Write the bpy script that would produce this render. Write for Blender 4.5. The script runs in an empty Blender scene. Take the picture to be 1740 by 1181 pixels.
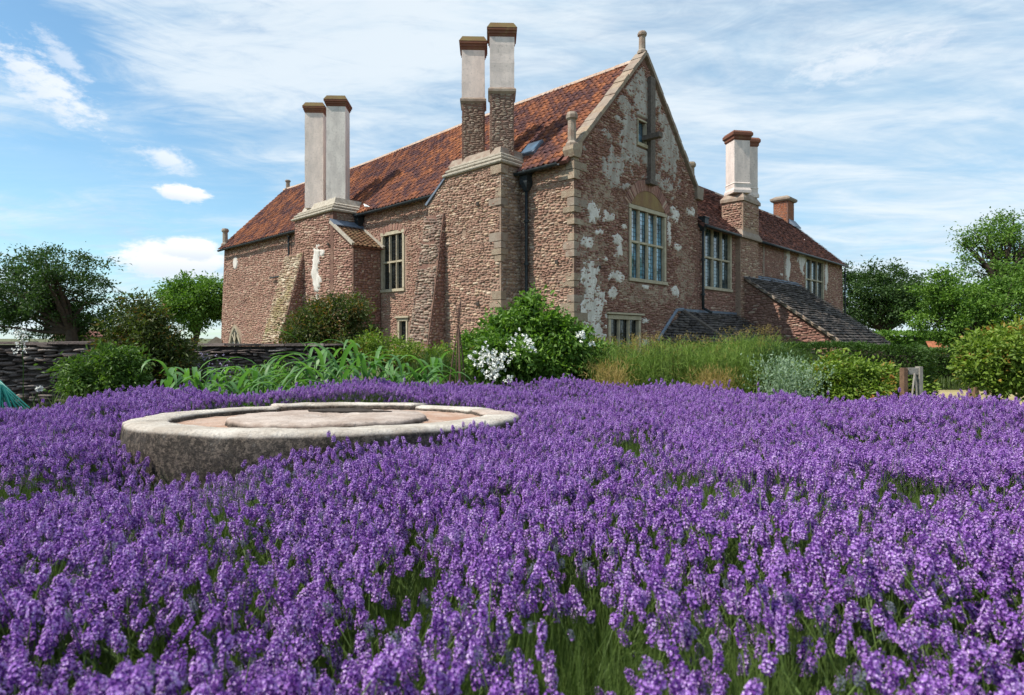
import bpy, math, random
import numpy as np
from mathutils import Vector, Matrix, Euler

SC = bpy.context.scene
COL = SC.collection
R = math.radians
FX = 1035.0; HY = 575.0; CH = 1.25            # focal length in photo pixels, horizon row, camera height

# ------------------------------------------------------------------ camera
cam_d = bpy.data.cameras.new('camera'); cam = bpy.data.objects.new('camera', cam_d); COL.objects.link(cam)
cam.location = (0, 0, CH); cam.rotation_euler = (R(90), 0, 0)
cam_d.sensor_fit = 'HORIZONTAL'; cam_d.sensor_width = 36.0; cam_d.lens = 36.0 * FX / 1740.0
cam_d.shift_y = -(590.5 - HY) / 1740.0
cam_d.clip_start = 0.05; cam_d.clip_end = 4000
cam_d.dof.use_dof = True; cam_d.dof.focus_distance = 7.0; cam_d.dof.aperture_fstop = 4.6
SC.camera = cam
SC.view_settings.view_transform = 'Standard'
SC.view_settings.look = 'None'
SC.view_settings.exposure = 0.42; SC.view_settings.gamma = 1.0
SC.view_settings.use_curve_mapping = False
SC.render.engine = 'CYCLES'
SC.cycles.use_denoising = True
SC.cycles.max_bounces = 6; SC.cycles.diffuse_bounces = 3; SC.cycles.glossy_bounces = 2
SC.cycles.transparent_max_bounces = 6; SC.cycles.transmission_bounces = 3

# ------------------------------------------------------------------ node helpers
class NT:
    def __init__(s, tree): s.t = tree; s.n = tree.nodes; s.l = tree.links
    def node(s, typ, ins=None, **kw):
        n = s.n.new(typ)
        for k, v in kw.items(): setattr(n, k, v)
        for k, v in (ins or {}).items():
            if isinstance(v, bpy.types.NodeSocket): s.l.new(v, n.inputs[k])
            else: n.inputs[k].default_value = v
        return n
    def m(s, op, a, b=0.0, c=0.0, clamp=False):
        n = s.n.new('ShaderNodeMath'); n.operation = op; n.use_clamp = clamp
        for i, v in enumerate((a, b, c)):
            if isinstance(v, bpy.types.NodeSocket): s.l.new(v, n.inputs[i])
            else: n.inputs[i].default_value = v
        return n.outputs[0]
    def noise(s, vec, scale, detail=3, rough=.55, dist=0.0, out='Fac'):
        n = s.node('ShaderNodeTexNoise', {'Scale': scale, 'Detail': detail, 'Roughness': rough, 'Distortion': dist})
        s.l.new(vec, n.inputs['Vector']); return n.outputs[out]
    def smooth(s, v, lo, hi):
        n = s.node('ShaderNodeMapRange', {0: v, 1: lo, 2: hi, 3: 0.0, 4: 1.0}, interpolation_type='SMOOTHSTEP'); return n.outputs[0]
    def mix(s, f, a, b, mode='MIX'):
        n = s.n.new('ShaderNodeMix'); n.data_type = 'RGBA'; n.blend_type = mode
        for i, v in ((0, f), (6, a), (7, b)):
            if isinstance(v, bpy.types.NodeSocket): s.l.new(v, n.inputs[i])
            elif i == 0: n.inputs[0].default_value = v
            else: n.inputs[i].default_value = (*v, 1)
        return n.outputs[2]
    def ramp(s, v, stops, interp='LINEAR'):
        n = s.n.new('ShaderNodeValToRGB'); n.color_ramp.interpolation = interp
        e = n.color_ramp.elements
        while len(e) < len(stops): e.new(.5)
        for x, (p, c) in zip(e, stops): x.position = p; x.color = (*c, 1)
        s.l.new(v, n.inputs[0]); return n.outputs[0]

# ------------------------------------------------------------------ sun and sky
SUN_AZ = R(-108); SUN_EL = R(52)                 # azimuth from +Y towards +X
sun_dir = Vector((math.sin(SUN_AZ) * math.cos(SUN_EL), math.cos(SUN_AZ) * math.cos(SUN_EL), math.sin(SUN_EL)))
sd = bpy.data.lights.new('sun', 'SUN'); sd.energy = 4.4; sd.angle = R(.5); sd.color = (1.0, .94, .84)
so = bpy.data.objects.new('sun', sd); COL.objects.link(so)
so.rotation_euler = (-sun_dir).to_track_quat('-Z', 'Y').to_euler()
so.location = (0, 0, 40)

def azel(px, py):
    az = math.atan((px - 870) / FX); return az, math.atan((HY - py) * math.cos(az) / FX)

world = bpy.data.worlds.new('World'); SC.world = world; world.use_nodes = True
def build_world():
    t = world.node_tree; t.nodes.clear(); g = NT(t)
    sky = g.node('ShaderNodeTexSky', sky_type='NISHITA', sun_disc=False, sun_elevation=SUN_EL, sun_rotation=SUN_AZ,
                 altitude=50.0, air_density=1.0, dust_density=.3, ozone_density=1.5)
    bg1 = g.node('ShaderNodeBackground', {'Color': g.mix(1.0, sky.outputs[0], (.82, 1.06, 1.06), 'MULTIPLY'), 'Strength': 0.125})
    tc = g.node('ShaderNodeTexCoord'); d = tc.outputs['Generated']
    sp = g.node('ShaderNodeSeparateXYZ', {0: d}); x, y, z = sp.outputs
    az = g.m('ARCTAN2', x, y); el = g.m('ARCSINE', z)
    zz = g.m('ADD', g.m('MAXIMUM', z, 0.0), .16)
    pu = g.m('DIVIDE', x, zz); pv = g.m('DIVIDE', y, zz)
    pl = g.node('ShaderNodeCombineXYZ', {0: pu, 1: pv, 2: 3.7}).outputs[0]
    # thin streaky high cloud: stretched noise in the plane of the cloud layer
    rot = g.node('ShaderNodeMapping', {'Vector': pl, 'Rotation': (0, 0, R(14)), 'Scale': (.42, 1.0, 1)}).outputs[0]
    n1 = g.noise(rot, .85, 6, .62, .9)
    n2 = g.noise(rot, 3.6, 5, .65, .6)
    n3 = g.noise(pl, .35, 2, .5)
    ae = g.node('ShaderNodeCombineXYZ', {0: az, 1: g.m('MULTIPLY', el, 2.0), 2: 0.0}).outputs[0]
    nf = g.noise(ae, 16, 6, .65, .3)
    nff = g.noise(ae, 42, 5, .65, .2)
    v = g.m('ADD', g.m('MULTIPLY', n1, 1.15), g.m('MULTIPLY', n2, .42))
    v = g.m('ADD', v, g.m('MULTIPLY', g.m('SUBTRACT', n3, .5), .5))
    def blob(px, py, rx, ry, ang=0.0, soft=0.0, nz=None, nk=0.0):
        a0, e0 = azel(px, py)
        da = g.m('SUBTRACT', az, a0); de = g.m('SUBTRACT', el, e0)
        c, s_ = math.cos(R(ang)), math.sin(R(ang))
        p = g.m('DIVIDE', g.m('ADD', g.m('MULTIPLY', da, c), g.m('MULTIPLY', de, s_)), rx / FX)
        q = g.m('DIVIDE', g.m('SUBTRACT', g.m('MULTIPLY', de, c), g.m('MULTIPLY', da, s_)), ry / FX)
        r2 = g.m('ADD', g.m('MULTIPLY', p, p), g.m('MULTIPLY', q, q))
        o = g.m('SUBTRACT', 1.0, g.m('SQRT', r2))
        if nz is not None: o = g.m('ADD', o, g.m('MULTIPLY', g.m('SUBTRACT', nz, .5), nk))
        return o, q
    # the open blue lanes of the sky to the left, the milky veil to the right
    clear = None
    for (px, py, rx, ry, ang, k) in ((70, 285, 120, 58, 5, .36), (190, 130, 330, 80, -35, .18), (330, 345, 280, 80, -12, .20),
                                     (40, 60, 170, 80, -30, .26), (1130, 60, 130, 70, 0, .03), (560, 420, 300, 40, 0, .05)):
        o, _ = blob(px, py, rx, ry, ang, nz=nf, nk=.5)
        o = g.m('MULTIPLY', g.smooth(o, 0.0, .9), k)
        clear = o if clear is None else g.m('ADD', clear, o)
    v = g.m('SUBTRACT', v, clear)
    wz = g.node('ShaderNodeMapping', {'Vector': ae, 'Rotation': (0, 0, R(24)), 'Scale': (1.0, 2.6, 1)}).outputs[0]
    v = g.m('ADD', v, g.m('MULTIPLY', g.m('SUBTRACT', g.noise(wz, 5.5, 7, .68, 1.2), .5), .8))
    cir = g.smooth(v, .44, .96)
    veil = g.m('MULTIPLY_ADD', cir, .84, .03)
    right = g.smooth(az, -.45, .15)
    veil = g.m('ADD', veil, g.m('MULTIPLY', right, g.m('MULTIPLY', g.m('SUBTRACT', 1.0, veil), .46)))
    low = g.smooth(el, .42, .0)
    veil = g.m('ADD', veil, g.m('MULTIPLY', low, g.m('MULTIPLY', g.m('SUBTRACT', 1.0, veil), .22)), clamp=True)
    ccol = g.mix(g.smooth(g.m('ADD', n2, g.m('MULTIPLY', n1, .8)), .62, 1.12), (.44, .64, .82), (.80, .88, .94))
    bg2 = g.node('ShaderNodeBackground', {'Color': ccol, 'Strength': 0.82})
    mx = g.node('ShaderNodeMixShader', {0: veil, 1: bg1.outputs[0], 2: bg2.outputs[0]})
    # small heaped clouds low down on the left
    cum = None; under = None
    for (px, py, rx, ry, ang, nk, k) in ((300, 440, 92, 34, 2, .9, 1), (322, 422, 50, 22, 0, .8, 1), (312, 328, 40, 17, -4, 1.3, 1), (286, 272, 46, 22, -14, 1.7, .7),
                                         (78, 145, 84, 36, -32, 2.3, .75), (1450, 108, 100, 28, 4, 2.2, .45), (1560, 84, 60, 18, 8, 2.0, .35), (105, 95, 50, 16, -42, 2.2, .5)):
        o, q = blob(px, py, rx, ry, ang, nz=nff, nk=nk)
        o = g.m('MULTIPLY', g.smooth(o, .0, .42 if k == 1 else .85), k)
        cum = o if cum is None else g.m('MAXIMUM', cum, o)
        sh = g.m('MULTIPLY', o, g.smooth(q, .3, -.8)); under = sh if under is None else g.m('MAXIMUM', under, sh)
    kc = g.mix(g.m('MULTIPLY', under, .9), (.80, .81, .83), (.58, .65, .73))
    bg3 = g.node('ShaderNodeBackground', {'Color': kc, 'Strength': 1.0})
    mx2 = g.node('ShaderNodeMixShader', {0: cum, 1: mx.outputs[0], 2: bg3.outputs[0]})
    g.node('ShaderNodeOutputWorld', {0: mx2.outputs[0]})
build_world()
world.cycles.sampling_method = 'MANUAL'; world.cycles.sample_map_resolution = 1024

# ------------------------------------------------------------------ materials
MATS = {}
def new_mat(name):
    m = bpy.data.materials.new(name); m.use_nodes = True; t = m.node_tree; t.nodes.clear(); g = NT(t)
    b = g.node('ShaderNodeBsdfPrincipled'); o = g.node('ShaderNodeOutputMaterial', {0: b.outputs[0]})
    MATS[name] = m; return m, g, b, o
def world_pos(g): return g.node('ShaderNodeNewGeometry').outputs['Position']
def rnd(g):
    a = g.node('ShaderNodeNewGeometry').outputs['Random Per Island']; b = g.node('ShaderNodeObjectInfo').outputs['Random']
    return g.m('FRACT', g.m('ADD', a, g.m('MULTIPLY', b, 7.31)))
def bump(g, b, h, strength=.4, dist=.02):
    n = g.node('ShaderNodeBump', {'Height': h, 'Strength': strength, 'Distance': dist}); g.l.new(n.outputs[0], b.inputs['Normal'])
def simple(name, col, rough=.8, var=.25, scale=8, bs=.3, bd=.01, metal=0.0, col2=None, spec=.3):
    m, g, b, o = new_mat(name); p = world_pos(g)
    n = g.noise(p, scale, 6, .65); r = rnd(g)
    c2 = col2 or tuple(c * (1 - var) for c in col)
    c = g.mix(g.smooth(n, .3, .7), c2, col)
    c = g.mix(g.m('MULTIPLY', r, var), c, tuple(x * .55 for x in col))
    g.l.new(c, b.inputs['Base Color']); b.inputs['Roughness'].default_value = rough
    b.inputs['Metallic'].default_value = metal; b.inputs['Specular IOR Level'].default_value = spec
    bump(g, b, g.noise(p, scale * 6, 4, .7), bs, bd); return m

def rubble_mat(name, stops, tint, tintf, mottled=.35):
    m, g, b, o = new_mat(name); p = world_pos(g); r = rnd(g)
    c = g.ramp(r, stops, 'CONSTANT')
    big = g.noise(p, .55, 4, .6)
    c = g.mix(g.m('MULTIPLY', g.smooth(big, .42, .68), tintf), c, tint)
    fine = g.noise(p, 26, 5, .7)
    c = g.mix(mottled, c, g.ramp(fine, [(.3, (.16, .08, .06)), (.52, (.36, .22, .16)), (.72, (.62, .52, .40))]), 'OVERLAY')
    # washed mortar smeared over the stones
    sm = g.smooth(g.noise(p, 5.5, 6, .72), .56, .72)
    c = g.mix(g.m('MULTIPLY', sm, .65), c, (.41, .325, .265))
    c = g.node('ShaderNodeHueSaturation', {'Color': c, 'Saturation': .93, 'Hue': .497, 'Value': 1.03}).outputs[0]
    g.l.new(c, b.inputs['Base Color']); b.inputs['Roughness'].default_value = .92; b.inputs['Specular IOR Level'].default_value = .15
    h = g.m('ADD', g.noise(p, 60, 4, .7), g.m('MULTIPLY', g.noise(p, 18, 3, .6), 1.5)); bump(g, b, h, .75, .018); return m
rubble_mat('rubble_tan', [(0, (.33, .20, .145)), (.14, (.43, .29, .21)), (.3, (.38, .235, .175)), (.45, (.44, .31, .23)), (.6, (.42, .27, .20)),
                          (.72, (.56, .45, .31)), (.85, (.25, .16, .125)), (.93, (.62, .54, .42))], (.40, .27, .20), .5)
rubble_mat('rubble_red', [(0, (.34, .185, .145)), (.2, (.28, .15, .12)), (.38, (.39, .235, .185)), (.55, (.32, .185, .145)), (.7, (.42, .29, .215)),
                          (.82, (.24, .135, .11)), (.92, (.50, .40, .31))], (.36, .25, .19), .5)
rubble_mat('rubble_pink', [(0, (.41, .255, .20)), (.2, (.35, .20, .155)), (.4, (.46, .31, .235)), (.55, (.39, .235, .18)), (.72, (.50, .38, .28)),
                           (.85, (.31, .18, .14)), (.94, (.56, .46, .36))], (.42, .27, .19), .5)
rubble_mat('rubble_grey', [(0, (.30, .25, .20)), (.2, (.23, .18, .15)), (.4, (.38, .32, .25)), (.55, (.29, .21, .17)), (.72, (.45, .38, .30)),
                           (.85, (.2, .16, .13)), (.94, (.52, .46, .37))], (.30, .26, .2), .5)
rubble_mat('buttress_stone', [(0, (.50, .43, .31)), (.2, (.40, .33, .23)), (.4, (.56, .50, .38)), (.55, (.44, .31, .23)), (.72, (.60, .54, .43)), (.85, (.33, .27, .19)), (.94, (.64, .60, .50))], (.33, .30, .12), .75)
rubble_mat('slab_grey', [(0, (.16, .14, .13)), (.2, (.11, .095, .09)), (.4, (.22, .20, .185)), (.55, (.14, .12, .11)), (.72, (.28, .26, .24)),
                         (.85, (.09, .08, .075)), (.94, (.36, .34, .31))], (.15, .13, .12), .4)
def mortar_mat(name, c1, c2):
    m, g, b, o = new_mat(name); p = world_pos(g)
    c = g.mix(g.smooth(g.noise(p, 1.3, 5, .65), .35, .65), c1, c2)
    c = g.mix(g.smooth(g.noise(p, 14, 5, .7), .5, .7), c, tuple(x * .5 for x in c1))
    g.l.new(c, b.inputs['Base Color']); b.inputs['Roughness'].default_value = .95; b.inputs['Specular IOR Level'].default_value = .1
    bump(g, b, g.noise(p, 35, 5, .75), .9, .03); return m
mortar_mat('mortar_tan', (.30, .205, .155), (.38, .275, .205))
mortar_mat('mortar_red', (.18, .10, .08), (.26, .16, .12))
mortar_mat('smear', (.30, .22, .165), (.38, .29, .22))
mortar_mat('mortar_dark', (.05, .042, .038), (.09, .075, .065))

simple('limestone', (.52, .45, .33), .9, .3, 5, .5, .02, col2=(.36, .31, .22))
simple('limestone_pale', (.58, .52, .43), .9, .4, 7, .7, .03, col2=(.34, .29, .225))
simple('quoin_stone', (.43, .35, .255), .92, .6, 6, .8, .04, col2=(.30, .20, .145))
simple('quoin_dark', (.36, .30, .24), .92, .45, 4, .6, .03, col2=(.25, .17, .13))  # darker tone of the quoin stone
simple('ridge_clay', (.58, .46, .37), .9, .25, 7, .4, .02, col2=(.42, .27, .20))
simple('lead', (.20, .24, .30), .55, .3, 6, .3, .01, metal=.2, col2=(.12, .15, .20))
simple('black_iron', (.018, .022, .026), .5, .3, 9, .2, .005, col2=(.035, .045, .05))
simple('old_timber', (.17, .14, .115), .85, .3, 10, .6, .02, col2=(.09, .07, .06))
simple('grey_timber', (.40, .37, .32), .9, .3, 14, .6, .01, col2=(.26, .23, .2))
simple('brown_timber', (.22, .13, .08), .85, .3, 14, .6, .01, col2=(.12, .07, .045))
simple('bark', (.085, .062, .045), .95, .35, 6, .8, .04, col2=(.04, .03, .024))
simple('cane', (.20, .115, .085), .8, .3, 20, .4, .005, col2=(.11, .06, .05))
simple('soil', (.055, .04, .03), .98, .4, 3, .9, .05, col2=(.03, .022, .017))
simple('white_petal', (.83, .83, .78), .7, .12, 20, .1, .002)
simple('lilac_petal', (.50, .42, .62), .7, .3, 20, .1, .002)
simple('teal_hose', (.0, .20, .16), .45, .25, 5, .1, .002, col2=(.0, .13, .11), spec=.5)
simple('bird_white', (.82, .82, .8), .8, .1, 20, .1, .002)
simple('slate_grey', (.12, .11, .105), .9, .5, 4, .6, .02, col2=(.06, .05, .048))
simple('stone_floor', (.50, .34, .26), .95, .5, 9, .9, .03, col2=(.38, .31, .25))

def plaster_mat(name, c1, c2, c3):
    m, g, b, o = new_mat(name); p = world_pos(g)
    st = g.node('ShaderNodeMapping', {'Vector': p, 'Scale': (1, 1, .35)}).outputs[0]
    c = g.mix(g.smooth(g.noise(st, 3.2, 6, .7), .35, .65), c1, c2)
    c = g.mix(g.m('MULTIPLY', g.smooth(g.noise(p, 12, 6, .75), .52, .68), .6), c, c3)
    g.l.new(c, b.inputs['Base Color']); b.inputs['Roughness'].default_value = .93; b.inputs['Specular IOR Level'].default_value = .12
    bump(g, b, g.noise(p, 28, 6, .75), .6, .02); return m
plaster_mat('plaster_white', (.72, .68, .63), (.52, .48, .43), (.30, .22, .18))
plaster_mat('plaster_grey', (.44, .41, .37), (.30, .265, .23), (.30, .17, .125))
plaster_mat('shaft_render', (.76, .65, .59), (.60, .52, .48), (.38, .33, .30))
plaster_mat('shaft_render_grey', (.74, .68, .62), (.58, .53, .49), (.36, .32, .29))
plaster_mat('ochre_render', (.27, .19, .085), (.22, .13, .075), (.27, .18, .13))
plaster_mat('brown_render', (.33, .19, .14), (.28, .145, .11), (.42, .33, .26))

def tile_mat(name, stops, patch, mossy, mossc=(.13, .125, .06)):
    m, g, b, o = new_mat(name); p = world_pos(g); r = rnd(g)
    st = g.node('ShaderNodeMapping', {'Vector': p, 'Rotation': (0, 0, R(46)), 'Scale': (1.2, .6, .55)}).outputs[0]
    n = g.noise(st, 1.15, 5, .7, .6)
    f = g.m('ADD', g.m('MULTIPLY', r, .34), g.m('MULTIPLY', g.m('SUBTRACT', n, .5), patch * .85))
    f = g.m('ADD', f, .33, clamp=True)
    c = g.ramp(f, stops)
    n2 = g.noise(p, 22, 5, .7)
    c = g.mix(g.m('MULTIPLY', g.smooth(n2, .45, .75), .5), c, (.12, .085, .075))
    mo = g.m('MULTIPLY', g.smooth(g.noise(p, 3.0, 6, .75), .6 - mossy, .8 - mossy), .6)
    c = g.mix(mo, c, mossc)
    g.l.new(c, b.inputs['Base Color']); b.inputs['Roughness'].default_value = .88; b.inputs['Specular IOR Level'].default_value = .15
    bump(g, b, g.noise(p, 70, 4, .7), .4, .01); return m
tile_mat('pantile', [(0, (.07, .042, .052)), (.34, (.12, .058, .058)), (.52, (.22, .09, .06)), (.7, (.34, .125, .062)), (.88, (.44, .175, .08)), (1, (.50, .24, .12))], 2.0, -.06)
tile_mat('plain_tile', [(0, (.07, .04, .042)), (.35, (.13, .062, .055)), (.6, (.20, .085, .065)), (.85, (.29, .115, .07)), (1, (.42, .16, .07))], 1.1, -.02, (.20, .15, .11))
tile_mat('mossy_tile', [(0, (.16, .10, .06)), (.5, (.24, .125, .07)), (1, (.33, .19, .10))], .8, .12, (.24, .20, .10))
tile_mat('cap_moss', [(0, (.09, .06, .035)), (.5, (.15, .095, .045)), (1, (.22, .14, .06))], .8, .2, (.17, .14, .06))
tile_mat('stone_slate', [(0, (.055, .05, .052)), (.4, (.09, .078, .075)), (.7, (.15, .13, .115)), (.9, (.24, .21, .18)), (1, (.40, .37, .32))], .7, 0, (.14, .12, .09))
tile_mat('cap_brick', [(0, (.09, .04, .03)), (.5, (.17, .07, .045)), (1, (.26, .11, .07))], .7, .1, (.23, .17, .08))
tile_mat('orange_brick', [(0, (.20, .07, .04)), (.5, (.36, .13, .065)), (1, (.45, .2, .11))], .7, -.1)

def glass_mat(name, col, ior=1.9, rough=.06):
    m, g, b, o = new_mat(name); p = world_pos(g)
    n = g.noise(p, 1.7, 3, .5)
    c = g.mix(g.smooth(n, .4, .62), col, tuple(x * .25 for x in col))
    g.l.new(c, b.inputs['Base Color']); b.inputs['Roughness'].default_value = rough; b.inputs['IOR'].default_value = ior
    r = rnd(g)
    bump(g, b, g.m('ADD', g.noise(p, 2.2, 2, .5), g.m('MULTIPLY', r, .2)), .35, .05); return m
glass_mat('glass_sky', (.17, .36, .50), 2.5, .05)  # reflected sky painted in as a blue base colour
glass_mat('glass_dark', (.02, .022, .022), 1.7)
glass_mat('glass_mid', (.05, .085, .10), 2.3)  # dimmer sky reflection, likewise put into the colour

def leaf_mat(name, dark, light, alt=None, altf=0.0, trans=.35, rough=.55, spec=.35):
    m, g, b, o = new_mat(name); p = world_pos(g); r = rnd(g)
    n = g.noise(p, 1.3, 3, .6)
    f = g.m('ADD', g.m('MULTIPLY', r, .65), g.m('MULTIPLY', g.m('SUBTRACT', n, .33), .9), clamp=True)
    c = g.mix(f, dark, light)
    if alt:
        n2 = g.noise(p, 2.3, 3, .6); r2 = g.m('FRACT', g.m('MULTIPLY', r, 17.0))
        k = g.smooth(g.m('ADD', g.m('MULTIPLY', r2, .5), n2), .98 - altf, 1.12 - altf)
        c = g.mix(k, c, alt)
    g.l.new(c, b.inputs['Base Color']); b.inputs['Roughness'].default_value = rough; b.inputs['Specular IOR Level'].default_value = spec
    tr = g.node('ShaderNodeBsdfTranslucent'); tc_ = g.mix(1.0, c, (1.0, 1.15, .45), 'MULTIPLY'); g.l.new(tc_, tr.inputs[0])
    mx = g.node('ShaderNodeMixShader', {0: trans, 1: b.outputs[0], 2: tr.outputs[0]}); g.l.new(mx.outputs[0], o.inputs[0]); return m
leaf_mat('leaf_dark', (.020, .050, .012), (.075, .14, .032))
leaf_mat('leaf_mid', (.035, .085, .016), (.15, .25, .045))
leaf_mat('leaf_bright', (.045, .12, .018), (.20, .34, .05))
leaf_mat('leaf_bronze', (.035, .055, .014), (.12, .155, .035), (.22, .12, .03), .10)
leaf_mat('leaf_lime', (.08, .15, .02), (.26, .36, .05), (.34, .17, .04), .04)
leaf_mat('leaf_maize', (.07, .18, .05), (.19, .36, .12), trans=.45, rough=.45)
leaf_mat('leaf_silver', (.16, .24, .15), (.30, .40, .27))
leaf_mat('leaf_fennel', (.09, .17, .03), (.27, .38, .08), (.34, .26, .08), .03, rough=.7)
leaf_mat('leaf_gold', (.26, .18, .06), (.44, .33, .12), rough=.8)
leaf_mat('leaf_hedge', (.03, .065, .014), (.085, .16, .03))
leaf_mat('grass_blade', (.05, .085, .02), (.13, .17, .05))
leaf_mat('lav_green', (.055, .10, .02), (.16, .24, .06), trans=.3)
def lav_mat(name, c1, c2, trans=.3, rare=False):
    m, g, b, o = new_mat(name); r = g.node('ShaderNodeObjectInfo').outputs['Random']; i = g.node('ShaderNodeNewGeometry').outputs['Random Per Island']
    f = g.m('ADD', g.m('MULTIPLY', r, .5), g.m('MULTIPLY', i, .5))
    if rare: f = g.m('ADD', g.m('MULTIPLY', f, .35), g.m('MULTIPLY', g.smooth(g.m('ADD', i, g.m('MULTIPLY', r, .15)), .80, 1.05), .65), clamp=True)
    c = g.mix(f, c1, c2)
    g.l.new(c, b.inputs['Base Color']); b.inputs['Roughness'].default_value = .7; b.inputs['Specular IOR Level'].default_value = .25
    tr = g.node('ShaderNodeBsdfTranslucent'); g.l.new(c, tr.inputs[0])
    mx = g.node('ShaderNodeMixShader', {0: trans, 1: b.outputs[0], 2: tr.outputs[0]}); g.l.new(mx.outputs[0], o.inputs[0]); return m
lav_mat('lav_calyx', (.10, .025, .22), (.27, .09, .46))
lav_mat('lav_petal', (.38, .14, .60), (.90, .74, .98), .35, True)

def M(n): return MATS[n]

# ------------------------------------------------------------------ mesh helpers
def mesh_obj(name, V, F, mat, parent=None, smooth=False, link=True):
    """V (n,3); F: (m,k) array or list of face tuples; mat: material name(s)."""
    me = bpy.data.meshes.new(name)
    V = np.asarray(V, dtype=np.float32).reshape(-1, 3)
    if isinstance(F, np.ndarray):
        m, k = F.shape
        me.vertices.add(len(V)); me.vertices.foreach_set('co', V.ravel())
        me.loops.add(m * k); me.loops.foreach_set('vertex_index', F.astype(np.int32).ravel())
        me.polygons.add(m); me.polygons.foreach_set('loop_start', np.arange(0, m * k, k, dtype=np.int32))
        me.update(calc_edges=True); 
    else:
        me.from_pydata(V.tolist(), [], [tuple(f) for f in F]); me.update()
    me.materials.append(M(mat))
    if smooth: me.polygons.foreach_set('use_smooth', [True] * len(me.polygons))
    o = bpy.data.objects.new(name, me)
    if link: COL.objects.link(o)
    if parent is not None: o.parent = parent
    return o

class MB:
    def __init__(s): s.v = []; s.f = []
    def add(s, V, F):
        n = len(s.v); s.v += [tuple(p) for p in V]; s.f += [tuple(i + n for i in f) for f in F]
    def box(s, x0, x1, y0, y1, z0, z1, bev=0.0):
        V = [(x, y, z) for z in (z0, z1) for y in (y0, y1) for x in (x0, x1)]
        s.add(V, [(0, 2, 3, 1), (4, 5, 7, 6), (0, 1, 5, 4), (2, 6, 7, 3), (0, 4, 6, 2), (1, 3, 7, 5)])
    def loft(s, rings, cap=True):
        n = len(s.v); k = len(rings[0])
        for r in rings: s.v += [tuple(p) for p in r]
        for i in range(len(rings) - 1):
            for j in range(k):
                a = n + i * k + j; b = n + i * k + (j + 1) % k
                s.f.append((a, b, b + k, a + k))
        if cap:
            s.f.append(tuple(n + j for j in reversed(range(k)))); s.f.append(tuple(n + (len(rings) - 1) * k + j for j in range(k)))
    def prism(s, cx, cy, prof, n=4, rot=0.0, sc=1.0):
        """prof: list (radius(half width for n=4), z)"""
        rings = []
        for r, z in prof:
            rr = r / math.cos(math.pi / n)
            rings.append([(cx + rr * math.cos(rot + math.pi / n + 2 * math.pi * j / n), cy + rr * math.sin(rot + math.pi / n + 2 * math.pi * j / n), z) for j in range(n)])
        s.loft(rings)
    def tube(s, pts, r, n=6):
        pts = [Vector(p) for p in pts]; rs = r if isinstance(r, (list, tuple)) else [r] * len(pts)
        rings = []; ref = Vector((0.13, .97, .2))
        for i, p in enumerate(pts):
            d = (pts[min(i + 1, len(pts) - 1)] - pts[max(i - 1, 0)]).normalized()
            rf = ref if abs(d.dot(ref)) < .9 else Vector((1, 0, 0))
            a = d.cross(rf).normalized(); b = d.cross(a)
            rings.append([p + (a * math.cos(2 * math.pi * j / n) + b * math.sin(2 * math.pi * j / n)) * rs[i] for j in range(n)])
        s.loft(rings)
    def build(s, name, mat, parent=None, smooth=False): return mesh_obj(name, s.v, s.f, mat, parent, smooth)

def empty(name, label, cat, loc=(0, 0, 0), rz=0.0, group=None):
    o = bpy.data.objects.new(name, None); COL.objects.link(o); o.location = loc; o.rotation_euler = (0, 0, rz)
    tag(o, label, cat, group); return o
def tag(o, label, cat, group=None):
    o['label'] = label; o['category'] = cat
    if group: o['group'] = group
    return o
def struct(o, label=None):
    o['kind'] = 'structure'
    if label: o['label'] = label
    return o
def W(px, py, Y): return Vector(((px - 870) / FX * Y, Y, CH + (HY - py) * Y / FX))
def GX(px, Y): return (px - 870) / FX * Y

rng = np.random.default_rng(7)

# vectorised value noise for height fields
_perm = np.random.default_rng(3).random((64, 64))
def vnoise(x, y, f=1.0):
    x = np.asarray(x) * f; y = np.asarray(y) * f
    xi = np.floor(x).astype(int); yi = np.floor(y).astype(int); xf = x - xi; yf = y - yi
    xf = xf * xf * (3 - 2 * xf); yf = yf * yf * (3 - 2 * yf)
    g = lambda a, b: _perm[a % 64, b % 64]
    return (g(xi, yi) * (1 - xf) + g(xi + 1, yi) * xf) * (1 - yf) + (g(xi, yi + 1) * (1 - xf) + g(xi + 1, yi + 1) * xf) * yf
def fbm(x, y, f=1.0, o=4):
    a = 0; w = .5; t = 0
    for i in range(o): a = a + w * vnoise(np.asarray(x) + 7.3 * i, np.asarray(y) + 3.1 * i, f); t += w; w *= .55; f *= 2.1
    return a / t

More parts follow.
